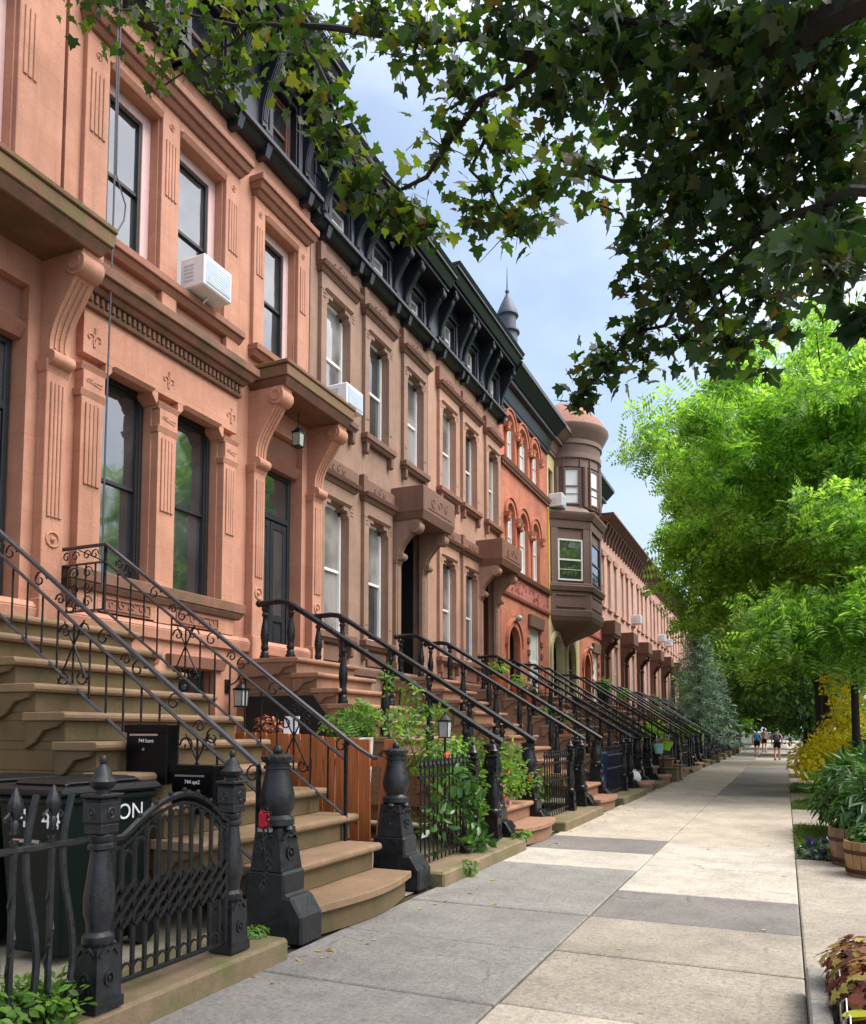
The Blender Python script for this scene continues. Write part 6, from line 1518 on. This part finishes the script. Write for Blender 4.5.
# ------------------------------------------------------------------ people
def person(loc, label, shirt, shorts, hair, H, stride, arms, cap=None):
    """walking away; one continuous skinned body, clothes as close-fitting children"""
    r = empty('person', loc, label, 'person', 'walkers on the far pavement')
    s = H / 1.72
    J = {'pel': (0, 0, .93), 'wai': (0, .01, 1.08), 'che': (0, .02, 1.30), 'nec': (0, .02, 1.45), 'hd': (0, .04, 1.56), 'top': (0, .03, 1.70),
         'lh': (-.09, 0, .90), 'lk': (-.10, .06 + stride * .15, .50), 'la': (-.10, -.10 + stride * .30, .09 if stride > 0 else .14), 'lt': (-.11, .06 + stride * .3, .035),
         'rh': (.09, 0, .90), 'rk': (.10, .06 - stride * .12, .50), 'ra': (.10, -.06 - stride * .30, .10), 'rt': (.11, .09 - stride * .3, .035),
         'ls': (-.18, .02, 1.40), 'le': (-.26, -.02 - arms * .1, 1.13), 'lw': (-.25, .08 - arms * .2, .89), 'lf': (-.25, .12 - arms * .22, .80),
         'rs': (.18, .02, 1.40), 're': (.26, -.02 + arms * .1, 1.13), 'rw': (.25, .08 + arms * .2, .89), 'rf': (.25, .12 + arms * .22, .80)}
    E_ = [('pel', 'wai'), ('wai', 'che'), ('che', 'nec'), ('nec', 'hd'), ('hd', 'top'), ('pel', 'lh'), ('lh', 'lk'), ('lk', 'la'), ('la', 'lt'), ('pel', 'rh'), ('rh', 'rk'), ('rk', 'ra'), ('ra', 'rt'), ('che', 'ls'), ('ls', 'le'), ('le', 'lw'), ('lw', 'lf'), ('che', 'rs'), ('rs', 're'), ('re', 'rw'), ('rw', 'rf')]
    RD = dict(pel=(.15, .11), wai=(.13, .10), che=(.16, .11), nec=(.055, .055), hd=(.08, .095), top=(.065, .075), lh=(.095, .095), rh=(.095, .095), lk=(.058, .06), rk=(.058, .06), la=(.038, .042), ra=(.038, .042), lt=(.04, .03), rt=(.04, .03), ls=(.06, .06), rs=(.06, .06), le=(.042, .042), re=(.042, .042), lw=(.03, .032), rw=(.03, .032), lf=(.028, .035), rf=(.028, .035))
    def grow(name, names, mat, scale):
        ns = [n for n in J if n in names]; me = bpy.data.meshes.new(name)
        me.from_pydata([tuple(c * s for c in J[n]) for n in ns], [(ns.index(a), ns.index(b)) for a, b in E_ if a in names and b in names], [])
        o = bpy.data.objects.new(name, me); COL.objects.link(o); o.parent = r
        sk = o.modifiers.new('skin', 'SKIN'); sk.use_smooth_shade = True
        for i, n in enumerate(ns):
            sv = me.skin_vertices[0].data[i]; sv.radius = tuple(q * s * scale for q in RD[n]); sv.use_root = (i == 0)
        ss = o.modifiers.new('sub', 'SUBSURF'); ss.levels = 2; ss.render_levels = 2
        me.materials.append(M[mat]); return o
    grow('body', set(J), 'skin', 1.0)
    grow('shirt', {'wai', 'che', 'ls', 'rs', 'pel'}, shirt, 1.16)
    J2 = dict(J); J['lk2'] = tuple(np.array(J['lh']) * .35 + np.array(J['lk']) * .65); J['rk2'] = tuple(np.array(J['rh']) * .35 + np.array(J['rk']) * .65); RD['lk2'] = RD['rk2'] = (.085, .085)
    E_.extend([('lh', 'lk2'), ('rh', 'rk2')]); grow('shorts', {'pel', 'lh', 'rh', 'lk2', 'rk2'}, shorts, 1.2)
    mb = MB(); mb.ball((0, .025 * s, 1.635 * s), .105 * s, 12, 8, sz=1.05); mb.v = [(x, y - .012, max(z, 1.56 * s)) for x, y, z in mb.v]; mb.build('hair' if not cap else 'cap', hair, r, smooth=True)
    for n in ('l', 'r'):
        a, t = J[n + 'a'], J[n + 't']; mb = MB(); mb.ball(((a[0] + t[0]) / 2 * s, (a[1] + t[1]) / 2 * s, .05 * s), .065 * s, 10, 6, sz=.7); mb.v = [(x, (y - (a[1] + t[1]) / 2 * s) * 1.8 + (a[1] + t[1]) / 2 * s, z) for x, y, z in mb.v]; mb.build('shoe', 'rust', r, smooth=True)
    return r
M['shirtnavy'] = paint('navy_cotton', (.018, .022, .045), rough=.9); M['shirtgrey'] = paint('dark_grey_cotton', (.05, .055, .075), rough=.9); M['shorts'] = paint('black_cotton', (.006, .006, .008), rough=.9)
M['hair'] = paint('dark_hair', (.02, .014, .012), rough=.6); M['capgrey'] = paint('pale_cap', (.3, .28, .27), rough=.8); M['packblue'] = paint('blue_nylon', (.02, .18, .38), rough=.6); M['shirtpale'] = paint('pale_shirt', (.55, .42, .45), rough=.9); M['packgrey'] = paint('grey_violet_nylon', (.12, .12, .20), rough=.6)
person((-1.52, 50.0, 0), 'walker in dark shirt and black shorts carrying a blue backpack', 'shirtnavy', 'shorts', 'hair', 1.62, 1, .5)
person((-.40, 44.5, 0), 'taller walker in navy top and black shorts, nearest the golden shrub', 'shirtgrey', 'shorts', 'hair', 1.64, -1, -.5)
def backpack(loc, label, mat, k=1.0):
    r = empty('backpack', loc, label, 'backpack'); mb = MB(); mb.tbox(-.14 * k, .14 * k, -.10, .08, -.20 * k, .20 * k, -.03, -.02); mb.build('bag', mat, r, bevel=.05); mb = MB(); mb.tbox(-.10 * k, .10 * k, -.14, -.101, -.16 * k, .02, 0, 0); mb.build('pocket', mat, r, bevel=.02)
    for sx in (-1, 1): mb = MB(); mb.tube([(sx * .09, .05, .19 * k), (sx * .10, .16, .20), (sx * .11, .26, .10), (sx * .11, .25, -.1), (sx * .11, .08, -.18 * k)], .016, 5); mb.build('strap', mat, r)
backpack((-1.52, 49.84, 1.16), 'bright blue backpack on the left walker', 'packblue'); backpack((-.40, 44.34, 1.2), 'small violet grey backpack on the right walker', 'packgrey', .8)
person((-1.35, 60.0, 0), 'distant walker in pale top and dark shorts, beyond the blue backpack', 'shirtpale', 'shorts', 'hair', 1.68, 1, .5)

# ------------------------------------------------------------------ light
w = bpy.data.worlds.new('World'); scene.world = w; w.use_nodes = True; nt = w.node_tree; nt.nodes.clear(); L = nt.links.new
SUN_DIR = Vector((.66, .16, 1.0)).normalized(); EL = math.asin(SUN_DIR.z); AZ = math.atan2(SUN_DIR.x, SUN_DIR.y)
sky = nt.nodes.new('ShaderNodeTexSky'); sky.sky_type = 'NISHITA'; sky.sun_disc = False; sky.sun_elevation = EL; sky.sun_rotation = AZ; sky.air_density = 1.0; sky.dust_density = 1.5; sky.ozone_density = 1.6
tc = nt.nodes.new('ShaderNodeTexCoord'); mp_ = nt.nodes.new('ShaderNodeMapping'); mp_.inputs['Scale'].default_value = (1.6, 1.6, 3.6); mp_.inputs['Location'].default_value = (.35, .2, .1); L(tc.outputs['Generated'], mp_.inputs[0])
nz = N(nt, 'ShaderNodeTexNoise', i_Scale=1.5, i_Detail=7.0, i_Roughness=.55); L(mp_.outputs[0], nz.inputs['Vector'])
rp = ramp(nt, [(.40, .35), (.66, .95)]); L(nz.outputs['Fac'], rp.inputs[0])
dt = N(nt, 'ShaderNodeVectorMath', operation='DOT_PRODUCT'); L(tc.outputs['Generated'], dt.inputs[0]); dt.inputs[1].default_value = SUN_DIR     # added glow towards the unseen sun, to light the facades
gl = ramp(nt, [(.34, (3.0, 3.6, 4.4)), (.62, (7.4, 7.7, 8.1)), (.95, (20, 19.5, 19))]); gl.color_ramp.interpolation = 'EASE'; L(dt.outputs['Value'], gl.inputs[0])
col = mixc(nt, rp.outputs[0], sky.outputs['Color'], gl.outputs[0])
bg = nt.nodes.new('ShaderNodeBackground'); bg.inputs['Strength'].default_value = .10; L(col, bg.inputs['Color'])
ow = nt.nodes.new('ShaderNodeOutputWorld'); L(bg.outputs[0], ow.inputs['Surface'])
sl = bpy.data.lights.new('sun', 'SUN'); sl.energy = 1.5; sl.angle = R(35); sl.color = (1, .96, .9); so = bpy.data.objects.new('sun', sl); COL.objects.link(so)
so.rotation_euler = SUN_DIR.to_track_quat('Z', 'Y').to_euler(); so.location = (10, 10, 30)
vs = scene.view_settings; vs.view_transform = 'Standard'; vs.look = 'None'; vs.gamma = 1; vs.use_curve_mapping = False; vs.exposure = 1.36
scene.render.resolution_x = 866; scene.render.resolution_y = 1024
cy = scene.cycles if hasattr(scene, 'cycles') else None
scene.render.engine = 'CYCLES'
scene.cycles.use_denoising = True; scene.cycles.max_bounces = 6; scene.cycles.transmission_bounces = 4; scene.cycles.transparent_max_bounces = 4
